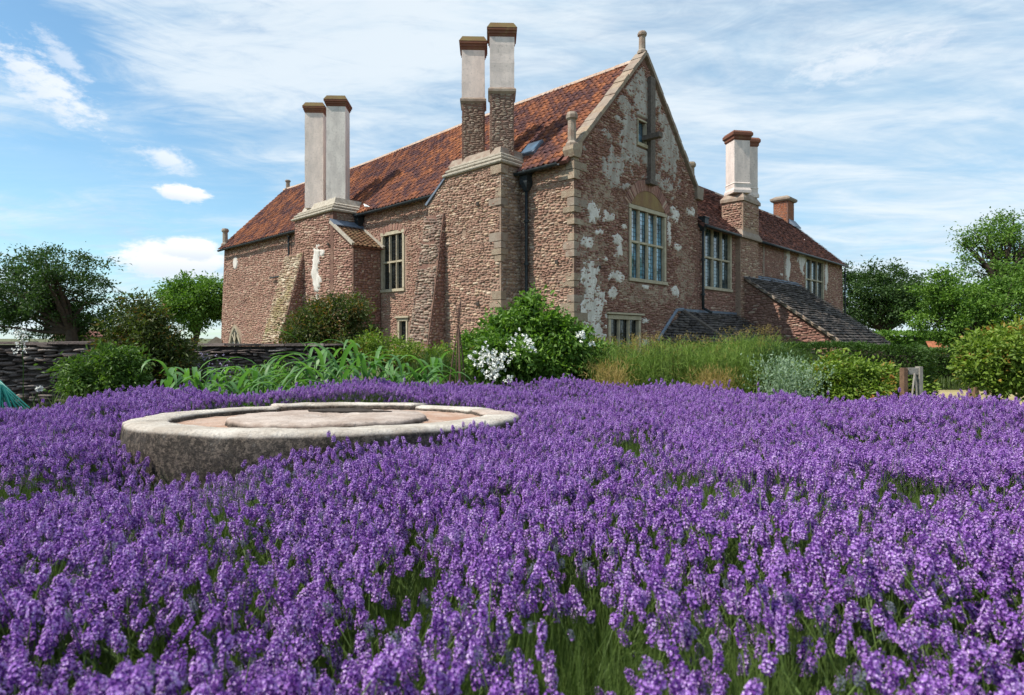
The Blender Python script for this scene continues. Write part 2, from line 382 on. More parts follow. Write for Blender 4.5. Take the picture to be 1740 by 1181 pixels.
# ------------------------------------------------------------------ rubble masonry
OCT = np.array([(1, .55), (.6, 1), (-.6, 1), (-1, .55), (-1, -.55), (-.6, -1), (.6, -1), (1, -.55)])
def rubble_layout(W_, H_, inside, h=(.07, .15), w=(.12, .36)):
    out = []; t = 0.0
    while t < H_:
        hh = rng.uniform(*h); s = -rng.uniform(0, w[1])
        while s < W_:
            ww = rng.uniform(*w) * (0.75 + .5 * rng.random()); 
            h2 = hh * rng.uniform(.72, 1.18); jy = rng.normal(0, .012); wob = .05 * math.sin(s * 1.3 + t) + .035 * math.sin(s * 3.7 + t * 5.1)
            a_, b_ = s + ww * .06, s + ww * .94; ct = t + hh / 2 + wob + jy; la, lb = inside(a_, ct), inside(b_, ct)
            if la != lb:
                good, bad = (b_, a_) if lb else (a_, b_)
                for _ in range(6):
                    md = (good + bad) / 2
                    if inside(md, ct): good = md
                    else: bad = md
                if lb: a_ = good
                else: b_ = good
                step = ww; ww = b_ - a_; cs = (a_ + b_) / 2
                if ww > .05 and inside(cs, ct + h2 * .4) and inside(cs, ct - h2 * .4): out.append((cs, ct, ww, h2))
                s += step; continue
            cs = s + ww / 2
            if inside(cs - ww * .42, ct) and inside(cs + ww * .42, ct) and inside(cs, ct + h2 * .4) and inside(cs, ct - h2 * .4):
                out.append((cs, ct, ww, h2))
            s += ww
        t += hh * .97
    return np.array(out)
STF = np.array([(j, (j + 1) % 8, 8 + (j + 1) % 8) for j in range(8)] + [(j, 8 + (j + 1) % 8, 8 + j) for j in range(8)] + [(8 + j, 8 + (j + 1) % 8, 16) for j in range(8)])
def stones_geo(L, O, U, Vv, N, d=(.015, .055), gap=.012):
    n = len(L); O, U, Vv, N = (np.array(a, float) for a in (O, U, Vv, N))
    hw = (L[:, 2] / 2 - gap / 2)[:, None]; hh = (L[:, 3] / 2 - gap / 2)[:, None]
    ang = rng.normal(0, .09, n)[:, None]
    ox = OCT[None, :, 0] * hw + rng.normal(0, .09, (n, 8)) * hw; oy = OCT[None, :, 1] * hh + rng.normal(0, .12, (n, 8)) * hh
    ca, sa = np.cos(ang), np.sin(ang); rx = ox * ca - oy * sa; ry = ox * sa + oy * ca
    dep = rng.uniform(d[0], d[1], n)[:, None]
    s0 = L[:, 0][:, None] + rx; t0 = L[:, 1][:, None] + ry
    sc = rng.uniform(.68, .86, (n, 8)); s1 = L[:, 0][:, None] + rx * sc; t1 = L[:, 1][:, None] + ry * sc
    d1 = dep * rng.uniform(.7, 1.15, (n, 8))
    P0 = O + s0[..., None] * U + t0[..., None] * Vv - .012 * N
    P1 = O + s1[..., None] * U + t1[..., None] * Vv + d1[..., None] * N
    sc_ = L[:, 0] + rng.normal(0, .15, n) * hw[:, 0]; tc_ = L[:, 1] + rng.normal(0, .15, n) * hh[:, 0]
    PC = O + sc_[:, None] * U + tc_[:, None] * Vv + (dep[:, 0] * rng.uniform(.85, 1.3, n))[:, None] * N
    return np.concatenate([P0, P1, PC[:, None]], 1)      # (n,17,3)
def geo_faces(n, tmpl, k): return (tmpl[None] + (np.arange(n) * k)[:, None, None]).reshape(-1, tmpl.shape[1])

class Masonry:
    """Collects the stones of one thing; the largest in view become parts, the rest one joined part."""
    def __init__(s): s.g = {}
    def add(s, mat, G): s.g.setdefault(mat, []).append(G)
    def build(s, parent, limit=300, name='stone', mass='rubble_stones', matrix=None):
        allg = [(m, np.concatenate(g)) for m, g in s.g.items()]
        sc = []
        for mi, (m, G) in enumerate(allg):
            c = G[:, 16]; cw = c
            if matrix is not None: cw = c @ np.array(matrix.to_3x3()).T + np.array(matrix.translation)
            dist = np.linalg.norm(cw - np.array((0, 0, CH)), axis=1)
            size = np.linalg.norm(G[:, 0] - G[:, 4], axis=1) * np.linalg.norm(G[:, 1] - G[:, 6], axis=1)
            px = size / dist ** 2
            hid = (cw[:, 2] < 1.3)
            px = np.where(hid, px * .01, px)
            sc += [(p, mi, i) for i, p in enumerate(px)]
        sc.sort(reverse=True); pick = {}
        for p, mi, i in sc[:limit]: pick.setdefault(mi, []).append(i)
        for mi, (m, G) in enumerate(allg):
            idx = pick.get(mi, []); rest = np.ones(len(G), bool); rest[idx] = False
            for i in idx:
                c = G[i, 16].copy(); o = mesh_obj(name, G[i] - c, STF, m, parent); o.location = c
            Gr = G[rest]
            if len(Gr):
                o = mesh_obj(mass, Gr.reshape(-1, 3), geo_faces(len(Gr), STF, 17), m, parent); o['kind'] = 'stuff'

# wall sheet with openings and reveals: strips in t
def wall_sheet(O, U, Vv, N, bounds, t_levels, holes, reveal=.34):
    """bounds(t)->(s0,s1); holes (s0,s1,t0,t1)"""
    O, U, Vv, N = (Vector(a) for a in (O, U, Vv, N)); mb = MB()
    P = lambda s, t, d=0: O + U * s + Vv * t + N * d
    ts = sorted(set(t_levels + [h[2] for h in holes] + [h[3] for h in holes]))
    for t0, t1 in zip(ts[:-1], ts[1:]):
        tm = (t0 + t1) / 2; hs = sorted([h for h in holes if h[2] < tm < h[3]])
        a0, b0 = bounds(t0); a1, b1 = bounds(t1)
        cur0, cur1 = a0, a1
        for h in hs:
            mb.add([P(cur0, t0), P(h[0], t0), P(h[0], t1), P(cur1, t1)], [(0, 1, 2, 3)]); cur0 = cur1 = h[1]
        mb.add([P(cur0, t0), P(b0, t0), P(b1, t1), P(cur1, t1)], [(0, 1, 2, 3)])
    for s0, s1, t0, t1 in holes:
        for (p, q) in (((s0, t0), (s1, t0)), ((s1, t0), (s1, t1)), ((s1, t1), (s0, t1)), ((s0, t1), (s0, t0))):
            mb.add([P(*p), P(*q), P(*q, -reveal), P(*p, -reveal)], [(0, 1, 2, 3)])
    return mb

def oriented_box(mb, O, U, Vv, N, s0, s1, t0, t1, d0, d1, taper=0.0):
    P = lambda s, t, d: O + U * s + Vv * t + N * d
    V = [P(s0, t0, d0), P(s1, t0, d0), P(s1, t1, d0), P(s0, t1, d0), P(s0 + taper, t0 + taper, d1), P(s1 - taper, t0 + taper, d1), P(s1 - taper, t1 - taper, d1), P(s0 + taper, t1 - taper, d1)]
    mb.add(V, [(0, 3, 2, 1), (4, 5, 6, 7), (0, 1, 5, 4), (1, 2, 6, 5), (2, 3, 7, 6), (3, 0, 4, 7)])

def window(parent, O, U, Vv, N, s0, s1, t0, t1, nl, rows, fmat='limestone', gmat='glass_sky', leads=True, fw=.16, hood=False, label=None, tr=.5):
    O, U, Vv, N = (Vector(a) for a in (O, U, Vv, N))
    m = MB(); ob = lambda *a, **k: oriented_box(m, O, U, Vv, N, *a, **k)
    ob(s0, s0 + fw, t0, t1, -.30, .035, taper=.012); ob(s1 - fw, s1, t0, t1, -.30, .035, taper=.012)
    ob(s0 - .03, s1 + .03, t1 - .002, t1 + fw, -.30, .045, taper=.01); ob(s0 - .06, s1 + .06, t0 - .15, t0 + .002, -.30, .08, taper=.015)
    if hood: ob(s0 - .16, s1 + .16, t1 + fw + .002, t1 + fw + .1, -.05, .12, taper=.02)
    w = m.build('window', fmat, parent)
    if label: w['label'] = label
    a0, a1 = s0 + fw, s1 - fw; mw = .09; lw = (a1 - a0 - mw * (nl - 1)) / nl
    for i in range(nl - 1):
        m = MB(); c0 = a0 + lw * (i + 1) + mw * i
        P = lambda s, t, d: O + U * s + Vv * t + N * d
        prof = [(0, -.17), (.012, -.05), (mw / 2 - .02, .0), (mw / 2 + .02, .0), (mw - .012, -.05), (mw, -.17)]
        m.loft([[P(c0 + s, t, d) for s, d in prof] for t in (t0, t1)]); m.build('mullion', fmat, w)
    zs = [t0 + .02]; 
    if rows == 2:
        tm = t0 + (t1 - t0) * tr
        m = MB(); oriented_box(m, O, U, Vv, N, a0, a1, tm - .05, tm + .05, -.16, -.004, taper=.012); m.build('transom', fmat, w)
        spans = [(t0, tm - .05), (tm + .05, t1)]
    else: spans = [(t0, t1)]
    ld = MB()
    for i in range(nl):
        p0 = a0 + (lw + mw) * i; p1 = p0 + lw
        for q0, q1 in spans:
            m = MB(); oriented_box(m, O, U, Vv, N, p0, p1, q0, q1, -.135, -.12); m.build('pane', gmat, w)
            if leads:
                k = 3; n2 = max(2, int(round((q1 - q0) / .16)))
                for j in range(1, k): x = p0 + lw * j / k; oriented_box(ld, O, U, Vv, N, x - .006, x + .006, q0, q1, -.12, -.112)
                for j in range(1, n2): y = q0 + (q1 - q0) * j / n2; oriented_box(ld, O, U, Vv, N, p0, p1, y - .006, y + .006, -.1195, -.1105)
            for e in (p0, p1 - .02): oriented_box(ld, O, U, Vv, N, e, e + .02, q0, q1, -.12, -.10)
    ld.build('leading', 'black_iron', w)
    return w

# ------------------------------------------------------------------ ground
def sheet(name, pts, z, mat):
    o = mesh_obj(name, [(x, y, z) for x, y in pts], [tuple(range(len(pts)))], mat); return struct(o)
def ground_mat():
    m, g, b, o = new_mat('ground_grass'); p = world_pos(g)
    c = g.mix(g.smooth(g.noise(p, .3, 5, .6), .35, .65), (.06, .085, .025), (.14, .13, .05))
    c = g.mix(g.smooth(g.noise(p, 9, 5, .7), .4, .7), c, (.05, .06, .02)); g.l.new(c, b.inputs['Base Color']); b.inputs['Roughness'].default_value = .95
    bump(g, b, g.noise(p, 25, 5, .7), .8, .05)
    m, g, b, o = new_mat('dry_lawn'); p = world_pos(g)
    c = g.mix(g.smooth(g.noise(p, 1.2, 5, .65), .35, .65), (.34, .27, .12), (.46, .37, .19))
    c = g.mix(g.smooth(g.noise(p, 22, 5, .75), .45, .7), c, (.22, .20, .07)); g.l.new(c, b.inputs['Base Color']); b.inputs['Roughness'].default_value = .95
    bump(g, b, g.noise(p, 40, 5, .7), .8, .03)
ground_mat()
sheet('ground', [(-1500, -300), (1500, -300), (1500, 2500), (-1500, 2500)], 0.0, 'ground_grass')
sheet('garden_bed', [(-14, -2), (8.2, -2), (8.2, 11.2), (7.4, 12), (-14, 17)], .006, 'soil')
sheet('dry_lawn', [(8.25, 8), (26, 8), (30, 14.6), (9.6, 14.6), (7.9, 12)], .012, 'dry_lawn')

# ================================================================== THE MANOR HOUSE
# local frame: x runs along the gable front, y along the long chimney wall, z up; origin at the near corner
HROT = math.atan2(.722, .692)
HC = Vector((2.03, 20.0, 0))
house = empty('manor_house', 'long two storey rubble stone manor with red pantiled roof and tall chimneys beyond the lavender', 'house', HC, HROT)
HM = Matrix.Translation(HC) @ Matrix.Rotation(HROT, 4, 'Z')
def gab(px, py, yy=0.0):      # photo point on the gable plane -> (x, z)
    k = (px - 870) / FX; X0 = 2.03 - .722 * yy; Y0 = 20 + .692 * yy
    b = (k * Y0 - X0) / (.692 - .722 * k); return b, CH + (HY - py) * (Y0 + .722 * b) / FX
Zv = Vector((0, 0, 1)); Xv = Vector((1, 0, 0)); Yv = Vector((0, 1, 0))
LEN = 29.0; EZ = 7.35; RZ = 11.85; GW = 8.6
def sag(y): return -.24 * math.exp(-((y - 20) / 7.0) ** 2)

ms = Masonry()
# ---- long wall
L_h = [(9.25, 11.02, 3.45, 5.85), (9.02, 9.72, .95, 2.0)]
wall_sheet((0, 0, 0), Yv, Zv, -Xv, lambda t: (0, LEN + .7 - .1 * t), [0, 3, EZ], L_h).build('long_wall', 'mortar_tan', house)
def holes_ok(s, t, hs, pad=.03): return all(not (h[0] - pad < s < h[1] + pad and h[2] - pad < t < h[3] + pad) for h in hs)
def in_long(s, t):
    if not (0.05 < s < LEN + .66 - .1 * t and .2 < t < EZ - .12): return False
    if 2.35 < s < 6.2: return False
    if 12.72 < s < 16.3: return False
    if 10.98 < s <= 12.72 and t < 5.5 + (s - 11) * .6: return False
    if abs(s - 27.25) < 1.06 and t < .25 + 1.02 + .85 * math.sqrt(max(0, 1 - ((s - 27.25) / 1.06) ** 2)) ** 1.0 * 1.0 - .12 * abs(s - 27.25): return False
    if 9.0 < s < 11.3 and 5.85 < t < 6.35 and abs(t - 6.1 + .35 * (s - 10.15) ** 2) < .17: return False
    return holes_ok(s, t, [(h[0] - .08, h[1] + .08, h[2] - .16, h[3] + .2) for h in L_h])
near = lambda s, t: in_long(s, t) and s < 17
far = lambda s, t: in_long(s, t) and s >= 17
Lw = rubble_layout(17.4, EZ, near, (.055, .11), (.09, .27))
ms.add('rubble_tan', stones_geo(Lw[Lw[:, 0] < 3], (0, 0, 0), Yv, Zv, -Xv, (.012, .05)))
ms.add('rubble_pink', stones_geo(Lw[Lw[:, 0] >= 3], (0, 0, 0), Yv, Zv, -Xv, (.012, .05)))
Lw = rubble_layout(30, EZ, far, (.07, .125), (.12, .32)); ms.add('rubble_pink', stones_geo(Lw, (0, 0, 0), Yv, Zv, -Xv, (.012, .05)))
# ---- gable front
G_h = [(3.25, 5.92, 3.5, 6.05), (1.93, 4.04, .7, 1.93), (3.80, 4.44, 8.60, 9.42)]
def gb(t):
    if t <= EZ: return (0, GW)
    f = (t - EZ) / (RZ + .1 - EZ); return (f * GW / 2, GW - f * GW / 2)
wall_sheet((0, 0, 0), Xv, Zv, -Yv, gb, [0, EZ, RZ + .1], G_h).build('gable_wall', 'mortar_red', house)
def in_gab(s, t):
    a, b = gb(t)
    if not (a + .1 < s < b - .08 and .2 < t < RZ - .2): return False
    if t < EZ + .2 and s < .05: return False
    r = math.hypot(s - 4.58, t - 5.4)
    if r < 1.88 and t > 6.2: return False
    return holes_ok(s, t, [(h[0] - .06, h[1] + .06, h[2] - .18, h[3] + .19) for h in G_h])
Lw = rubble_layout(GW, RZ, in_gab, (.05, .10), (.09, .25)); ms.add('rubble_red', stones_geo(Lw, (0, 0, 0), Xv, Zv, -Yv, (.018, .065)))
# back and far walls, plain
m = MB()
m.add([(GW, 0, 0), (GW, LEN, 0), (GW, LEN, EZ), (GW, 0, EZ)], [(0, 1, 2, 3)])
m.add([(0, LEN + .7, 0), (GW, LEN + .7, 0), (GW, LEN, EZ), (GW / 2, LEN, RZ), (0, LEN, EZ)], [(4, 3, 2, 1, 0)])
m.box(.42, GW - .42, .42, LEN - .4, 0, .1); m.build('rear_wall', 'mortar_red', house)
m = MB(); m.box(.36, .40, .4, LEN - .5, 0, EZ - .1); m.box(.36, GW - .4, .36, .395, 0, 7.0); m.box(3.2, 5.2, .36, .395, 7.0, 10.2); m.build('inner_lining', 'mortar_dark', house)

# ---- quoins at the near corner, on both faces
def quoins(pts, z0, z1, cx, cy, outx, outy, mats=('quoin_stone', 'quoin_dark'), every=1):
    z = z0; i = 0
    while z < z1:
        h = rng.uniform(.2, .34); a = rng.uniform(.45, .7) if i % 2 else rng.uniform(.22, .32); b = rng.uniform(.22, .32) if i % 2 else rng.uniform(.4, .62)
        p = rng.uniform(.03, .07); m = MB(); g_ = .012
        m.loft([[(cx - outx * a * 0 + outx * p, cy + outy * p, zz), (cx + outx * p, cy - outy * b, zz), (cx - outx * .1, cy - outy * b, zz), (cx - outx * .1, cy - outy * .1, zz), (cx - outx * a, cy - outy * .1, zz), (cx - outx * a, cy + outy * p, zz)]
                for zz in (z + g_, z + h - g_)])
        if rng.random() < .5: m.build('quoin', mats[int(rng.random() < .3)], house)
        z += h * (1 if rng.random() < .8 else 1.9); i += 1
quoins(1.0, .15, EZ - .15, 0, 0, -1, -1)
# ---- roof of the main block
def tile_field(O, U, Vv, N, W_, H_, cw, rh, inside, kind, mat, roofp, limit, jit=.006, name='roof_tile', zfun=None):
    O, U, Vv, N = (np.array(a, float) for a in (O, U, Vv, N)); cs = []; r = 0; t = 0.0; rows = []
    while t < H_ - .02:
        off = (cw / 2 if (kind != 'pan' and r % 2) else 0) + (0 if kind == 'pan' else rng.uniform(-.03, .03)); s = -off
        while s < W_:
            w_ = cw * (1 if kind == 'pan' else rng.uniform(.8, 1.2))
            if inside(s + w_ / 2, t + rh / 2): rows.append((s, t, w_, rh))
            s += w_
        t += rh * (1 if kind == 'pan' else rng.uniform(.92, 1.05)); r += 1
    L = np.array(rows); n = len(L)
    if kind == 'pan':
        k = 6; xs = np.linspace(0, 1.06, k); hs = .030 * np.cos(xs * 2 * math.pi * .97 - .5)
        tilt = .035
        P = np.zeros((n, 3 * k, 3)); js = rng.normal(0, jit, (n, 1)); jt = rng.normal(0, jit * 1.6, (n, 1)); jn = rng.normal(0, jit * .8, (n, 1))
        s = L[:, 0:1] + xs[None] * L[:, 2:3] + js
        for row, (dt, dn) in enumerate(((0, tilt - .028), (0, tilt), (1.08, 0.0))):
            tt = L[:, 1:2] + dt * L[:, 3:4] + jt; hh = hs[None] + dn + jn
            P[:, row * k:(row + 1) * k] = O + s[..., None] * U + (tt + 0 * s)[..., None] * Vv + (hh + 0 * s)[..., None] * N
        F = np.array([(r_ * k + j, r_ * k + j + 1, (r_ + 1) * k + j + 1, (r_ + 1) * k + j) for r_ in range(2) for j in range(k - 1)])
    else:
        th = .022 if kind == 'plain' else .035; jn = rng.uniform(0, .012 if kind == 'plain' else .03, n)
        P = np.zeros((n, 8, 3)); g_ = .006 if kind == 'plain' else .01
        i = 0
        for (ds, dt, dn) in ((0, 0, 0), (1, 0, 0), (1, 1.12, -1), (0, 1.12, -1), (0, 0, 1), (1, 0, 1), (1, 1.12, 0), (0, 1.12, 0)):
            sj = rng.normal(0, jit * 1.5, n); tj = rng.normal(0, jit * 2.5, n) if dt == 0 and dn == 1 else 0
            ss = L[:, 0] + g_ + ds * (L[:, 2] - 2 * g_) + sj; tt = L[:, 1] + dt * L[:, 3] + tj
            hh = (th * 1.15 if dt == 0 else 0) + dn * th + jn
            P[:, i] = O + ss[:, None] * U + tt[:, None] * Vv + hh[:, None] * N; i += 1
        F = np.array([(4, 5, 6, 7), (0, 1, 5, 4), (1, 2, 6, 5), (3, 0, 4, 7)])
    if zfun is not None: P[..., 2] += zfun(P)
    kv = P.shape[1]; c = P.mean(1); cw_ = c @ np.array(HM.to_3x3()).T + np.array(HM.translation)
    d = np.linalg.norm(cw_ - np.array((0, 0, CH)), axis=1); order = np.argsort(d); pick = order[:limit]; rest = np.ones(n, bool); rest[pick] = False
    for i in pick:
        o = mesh_obj(name, P[i] - c[i], F, mat, roofp); o.location = c[i]
    if rest.any():
        o = mesh_obj(name + 's' if name != 'slate' else 'slates', P[rest].reshape(-1, 3), geo_faces(int(rest.sum()), F, kv), mat, roofp); o['kind'] = 'stuff'

ox = .30; up = Vector((GW / 2 + ox, 0, RZ - EZ + ox)); SL = up.length; upn = up.normalized(); nn = Vector((-upn.z, 0, upn.x))
eave0 = Vector((-ox, 0, EZ - ox + .02))
m = MB(); K = 30
for i in range(K):
    y0 = .1 + (LEN - .1) * i / K; y1 = .1 + (LEN - .1) * (i + 1) / K
    def rp(t, y, dn=0): p = eave0 + upn * (SL * t) + nn * dn; return (p.x, y, p.z + sag(y) * t)
    def rq(t, y): p = eave0 + upn * (SL * t); return (GW - p.x, y, p.z + sag(y) * t)
    m.add([rp(0, y0), rp(0, y1), rp(1, y1), rp(1, y0), rp(0, y0, -.12), rp(0, y1, -.12), rp(1, y1, -.12), rp(1, y0, -.12)], [(0, 3, 2, 1), (4, 5, 6, 7), (0, 1, 5, 4), (1, 2, 6, 5), (3, 0, 4, 7)])
    m.add([rq(0, y0), rq(0, y1), rq(1, y1), rq(1, y0)], [(0, 1, 2, 3)])
roof = m.build('roof', 'plain_tile', house)
def zsag(P):
    t = np.clip((P[..., 2] - EZ) / (RZ - EZ), 0, 1); y = P[..., 1]
    return t * (-.24 * np.exp(-((y - 20) / 7.0) ** 2)) + .018 * np.sin(y * 1.1) * np.sin(t * 5) + .012 * np.sin(y * 2.3 + t * 4)
def in_roof(s, t):
    return s < LEN + .05 and not (2.42 < s < 6.0 and t < .42) and not (12.75 < s < 16.2 and t < .42)
tile_field(eave0 + Vector((0, .32, 0)) + nn * .02, Yv, upn, nn, LEN - .3, SL, .235, .292, in_roof, 'pan', 'pantile', roof, 300, zfun=zsag)
y = .35
while y < LEN:
    m = MB(); l = .44; z0 = RZ + .05
    pr = [(-.15, -.10), (-.11, .02), (0, .075), (.11, .02), (.15, -.10)]
    m.loft([[(GW / 2 + a, yy, z0 + b + sag(yy) + dz) for a, b in pr] for yy, dz in ((y, rng.uniform(0, .012)), (y + l - .012, rng.uniform(.0, .02)))])
    m.build('ridge_tile', 'ridge_clay', roof); y += l
# roof light
m = MB(); sO = eave0 + nn * .10
oriented_box(m, sO, Yv, upn, nn, 2.05, 2.75, 1.0, 1.75, -.1, .05); sk = m.build('roof_light', 'lead', roof)
m = MB(); oriented_box(m, sO, Yv, upn, nn, 2.11, 2.69, 1.06, 1.69, .05, .06); m.build('pane', 'glass_sky', sk)
# coping of the near gable, kneelers and finials
for side in (0, 1):
    N_ = 15
    for i in range(N_):
        f0, f1 = i / N_, (i + 1) / N_
        def cp(f, d, dn):
            xx = -.05 + f * (GW / 2 + .05); zz = EZ + .02 + f * (RZ - EZ + .1)
            if side: xx = GW - xx
            n_ = Vector((-upn.z if not side else upn.z, 0, upn.x)); return Vector((xx, d, zz)) + n_ * dn
        m = MB(); h0 = .12 + rng.uniform(0, .05)
        rg = []
        for f in (f0 + .002, f1 + .004): rg.append([cp(f, -.13, .0), cp(f, .33, .0), cp(f, .33, h0), cp(f, -.13, h0 - .02)])
        m.loft(rg); m.build('coping_stone', 'quoin_stone' if side == 0 and rng.random() < .6 else 'quoin_dark', house)
def finial(x, y, z0, h, r=.13, mat='limestone', moss=False):
    m = MB(); m.prism(x, y, [(r * 1.5, z0), (r * 1.5, z0 + h * .12), (r * 1.0, z0 + h * .2), (r * .95, z0 + h * .78), (r * 1.35, z0 + h * .83), (r * 1.4, z0 + h * .92), (r * 1.1, z0 + h)], n=8)
    m.build('finial', mat, house, smooth=False)
m = MB(); m.loft([[(-.12, -.12, 7.2), (.2, -.12, 7.2), (.2, .28, 7.2), (-.12, .28, 7.2)], [(-.22, -.14, 7.42), (.26, -.14, 7.42), (.26, .3, 7.42), (-.22, .3, 7.42)], [(-.2, -.13, 7.56), (.3, -.13, 7.74), (.3, .28, 7.74), (-.2, .28, 7.56)]]); m.build('kneeler', 'quoin_stone', house)
m = MB(); m.loft([[(GW - .3, -.16, 7.2), (GW + .2, -.16, 7.2), (GW + .2, .3, 7.2), (GW - .3, .3, 7.2)], [(GW - .38, -.18, 7.7), (GW + .24, -.18, 7.7), (GW + .24, .34, 7.7), (GW - .38, .34, 7.7)]]); m.build('kneeler', 'quoin_dark', house)
finial(0.0, .08, 7.5, 1.18, .135, 'quoin_dark'); finial(GW / 2, .08, RZ + .2, .85, .12, 'quoin_dark'); finial(GW - .1, .25, 7.75, 1.1, .14, 'quoin_stone')
finial(.0, LEN - .1, 7.3, 1.15, .15, 'quoin_dark'); finial(GW / 2, LEN - .1, RZ - .1, .7, .13, 'quoin_dark')

# ---- eaves gutters with brackets
def gutter(y0, y1, x=-.40, z=EZ - .36):
    m = MB(); n = 8; 
    pr = [(x + .085 * math.cos(a), z + .085 * math.sin(a)) for a in np.linspace(math.pi, 2 * math.pi, n)] + [(x + .07 * math.cos(a), z + .012 + .07 * math.sin(a)) for a in np.linspace(2 * math.pi, math.pi, n)]
    m.loft([[(a, yy, b + .01 * math.sin(yy)) for a, b in pr] for yy in np.linspace(y0, y1, 8)]); m.build('gutter', 'black_iron', house)
gutter(.35, 2.3); gutter(6.05, 12.62); gutter(16.4, LEN)
m = MB()
for y in np.arange(.5, LEN, .42):
    if 2.2 < y < 6.2 or 12.5 < y < 16.5: continue
    m.box(-.30, .05, y, y + .09, EZ - .34, EZ - .24)
m.build('rafter_feet', 'old_timber', house)['kind'] = 'stuff'

# ---- relieving arch over a long-wall window
def arch(mat, cx, cz, r0, r1, a0, a1, n, place):
    for i in range(n):
        t0 = a0 + (a1 - a0) * i / n + .006; t1 = a0 + (a1 - a0) * (i + 1) / n - .006; p = rng.uniform(.02, .06)
        m = MB(); V = []
        for d in (-.01, p):
            V.append([place(cx + r * math.sin(t), cz + r * math.cos(t), d) for r, t in ((r0, t0), (r1 + rng.uniform(-.04, .04), t0), (r1, t1), (r0, t1))])
        m.loft(V); m.build('arch_brick', mat, house)
arch('rubble_red', 10.14, 4.55, 1.5, 1.8, -.72, .72, 22, lambda s, t, d: (-d, s, t))
arch('rubble_red', 4.58, 5.4, 1.46, 1.86, -1.04, 1.04, 30, lambda s, t, d: (s, -d, t))
m = MB(); pts = [(4.58 + 1.45 * math.sin(a), 5.4 + 1.45 * math.cos(a)) for a in np.linspace(-.93, .93, 16)]
pts = [(x, z) for x, z in pts if z > 6.22]; pl_ = [(pts[0][0], 6.22)] + pts + [(pts[-1][0], 6.22)]
m.loft([[(x, -d, z) for x, z in pl_] for d in (-.005, .035)]); m.build('arch_infill', 'ochre_render', house)

# ---- windows
window(house, (0, 0, 0), Yv, Zv, -Xv, *L_h[0], 3, 2, gmat='glass_dark', label='pale stone three light window in the long wall beside the small tiled projection')
window(house, (0, 0, 0), Yv, Zv, -Xv, *L_h[1], 1, 1, gmat='glass_dark', hood=True, fw=.12, label='small single light window low in the long wall')
window(house, (0, 0, 0), Xv, Zv, -Yv, *G_h[0], 4, 2, gmat='glass_sky', tr=.53, label='tall four light window in the gable under an ochre arch')
window(house, (0, 0, 0), Xv, Zv, -Yv, *G_h[1], 3, 1, gmat='glass_dark', hood=True, label='low three light window at the foot of the gable')
window(house, (0, 0, 0), Xv, Zv, -Yv, *G_h[2], 1, 1, gmat='glass_sky', fw=.075, leads=False, label='tiny attic window beside the upright beam')

# ---- gothic arched window near the far end of the long wall
def gothic(cy, zb, w, h):
    outer = []; inner = []
    def pts(w_, h_, n=9):
        R_ = w_ * 1.12; res = [(-w_ / 2, 0)]
        z_s = h_ - math.sqrt(max(0, R_ ** 2 - (R_ - w_ / 2) ** 2))
        amax = math.acos((R_ - w_ / 2) / R_)
        for a in np.linspace(0, amax, n): res.append((-w_ / 2 + R_ - R_ * math.cos(a), z_s + R_ * math.sin(a)))
        return res + [(-x, z) for x, z in reversed(res[:-1])]
    A = pts(w, h); B = pts(w - .34, h - .17); C_ = pts(w - .62, h - .33)
    m = MB(); d0, d1, d2 = .09, .07, -.02
    n = len(A)
    V = [(-d0, cy + x, zb + z) for x, z in A] + [(-d1, cy + x, zb + z) for x, z in B] + [(-d2, cy + x, zb + z) for x, z in C_] + [(0, cy + x, zb + z) for x, z in A]
    F = [(i, i + 1, n + i + 1, n + i) for i in range(n - 1)] + [(n + i, n + i + 1, 2 * n + i + 1, 2 * n + i) for i in range(n - 1)] + [(3 * n + i, 3 * n + i + 1, i + 1, i) for i in range(n - 1)]
    m.add(V, F); w_ = m.build('arched_window', 'limestone', house); w_['label'] = 'pointed stone window low at the far end of the long wall'
    m = MB(); m.add([(-.004, cy + x, zb + z) for x, z in C_], [tuple(range(len(C_)))]); m.build('pane', 'glass_dark', w_)
    m = MB(); m.box(-.06, -.005, cy - .07, cy + .07, zb, zb + h * .75); m.build('mullion', 'limestone', w_)
    for s_ in (-1, 1):
        m = MB(); m.tube([(-.035, cy + s_ * (w - .6) / 2, zb + h * .42), (-.035, cy + s_ * (w - .6) / 4, zb + h * .66), (-.035, cy, zb + h * .42)], .05, 5); m.build('tracery', 'limestone', w_)
gothic(27.25, .25, 2.05, 1.85)

# ---- near chimney stack (two shafts) on the long wall
def stack_body(name, y0, y1, p, z1, slope=None, mat='mortar_tan'):
    m = MB()
    prof = [(y0, 0), (y0, z1), (slope[0] if slope else y1, z1)] + ([(y1, slope[1])] if slope else []) + [(y1, 0)]
    m.loft([[(xx, a, b) for a, b in prof] for xx in (-p, .0)]); return m.build(name, mat, house)
s2 = stack_body('chimney_stack', 2.32, 6.28, 1.06, 7.3, (5.15, 6.4))
def in_s2(s, t): return 2.32 + .06 < s < 6.24 and .2 < t < 7.25 and (s < 5.15 or t < 7.25 - (s - 5.15) * .76) and not (4.1 < s < 4.3 and 5 < t < 5.2)
Lw = rubble_layout(6.3, 7.3, in_s2, (.055, .11), (.09, .27)); ms.add('rubble_tan', stones_geo(Lw, (-1.06, 0, 0), Yv, Zv, -Xv, (.012, .05)))
Lw = rubble_layout(1.06, 7.3, lambda s, t: .03 < s < 1.0 and .2 < t < 7.2, (.07, .13), (.12, .3)); ms.add('rubble_grey', stones_geo(Lw, (-1.06, 2.32, 0), Xv, Zv, -Yv, (.02, .05)))
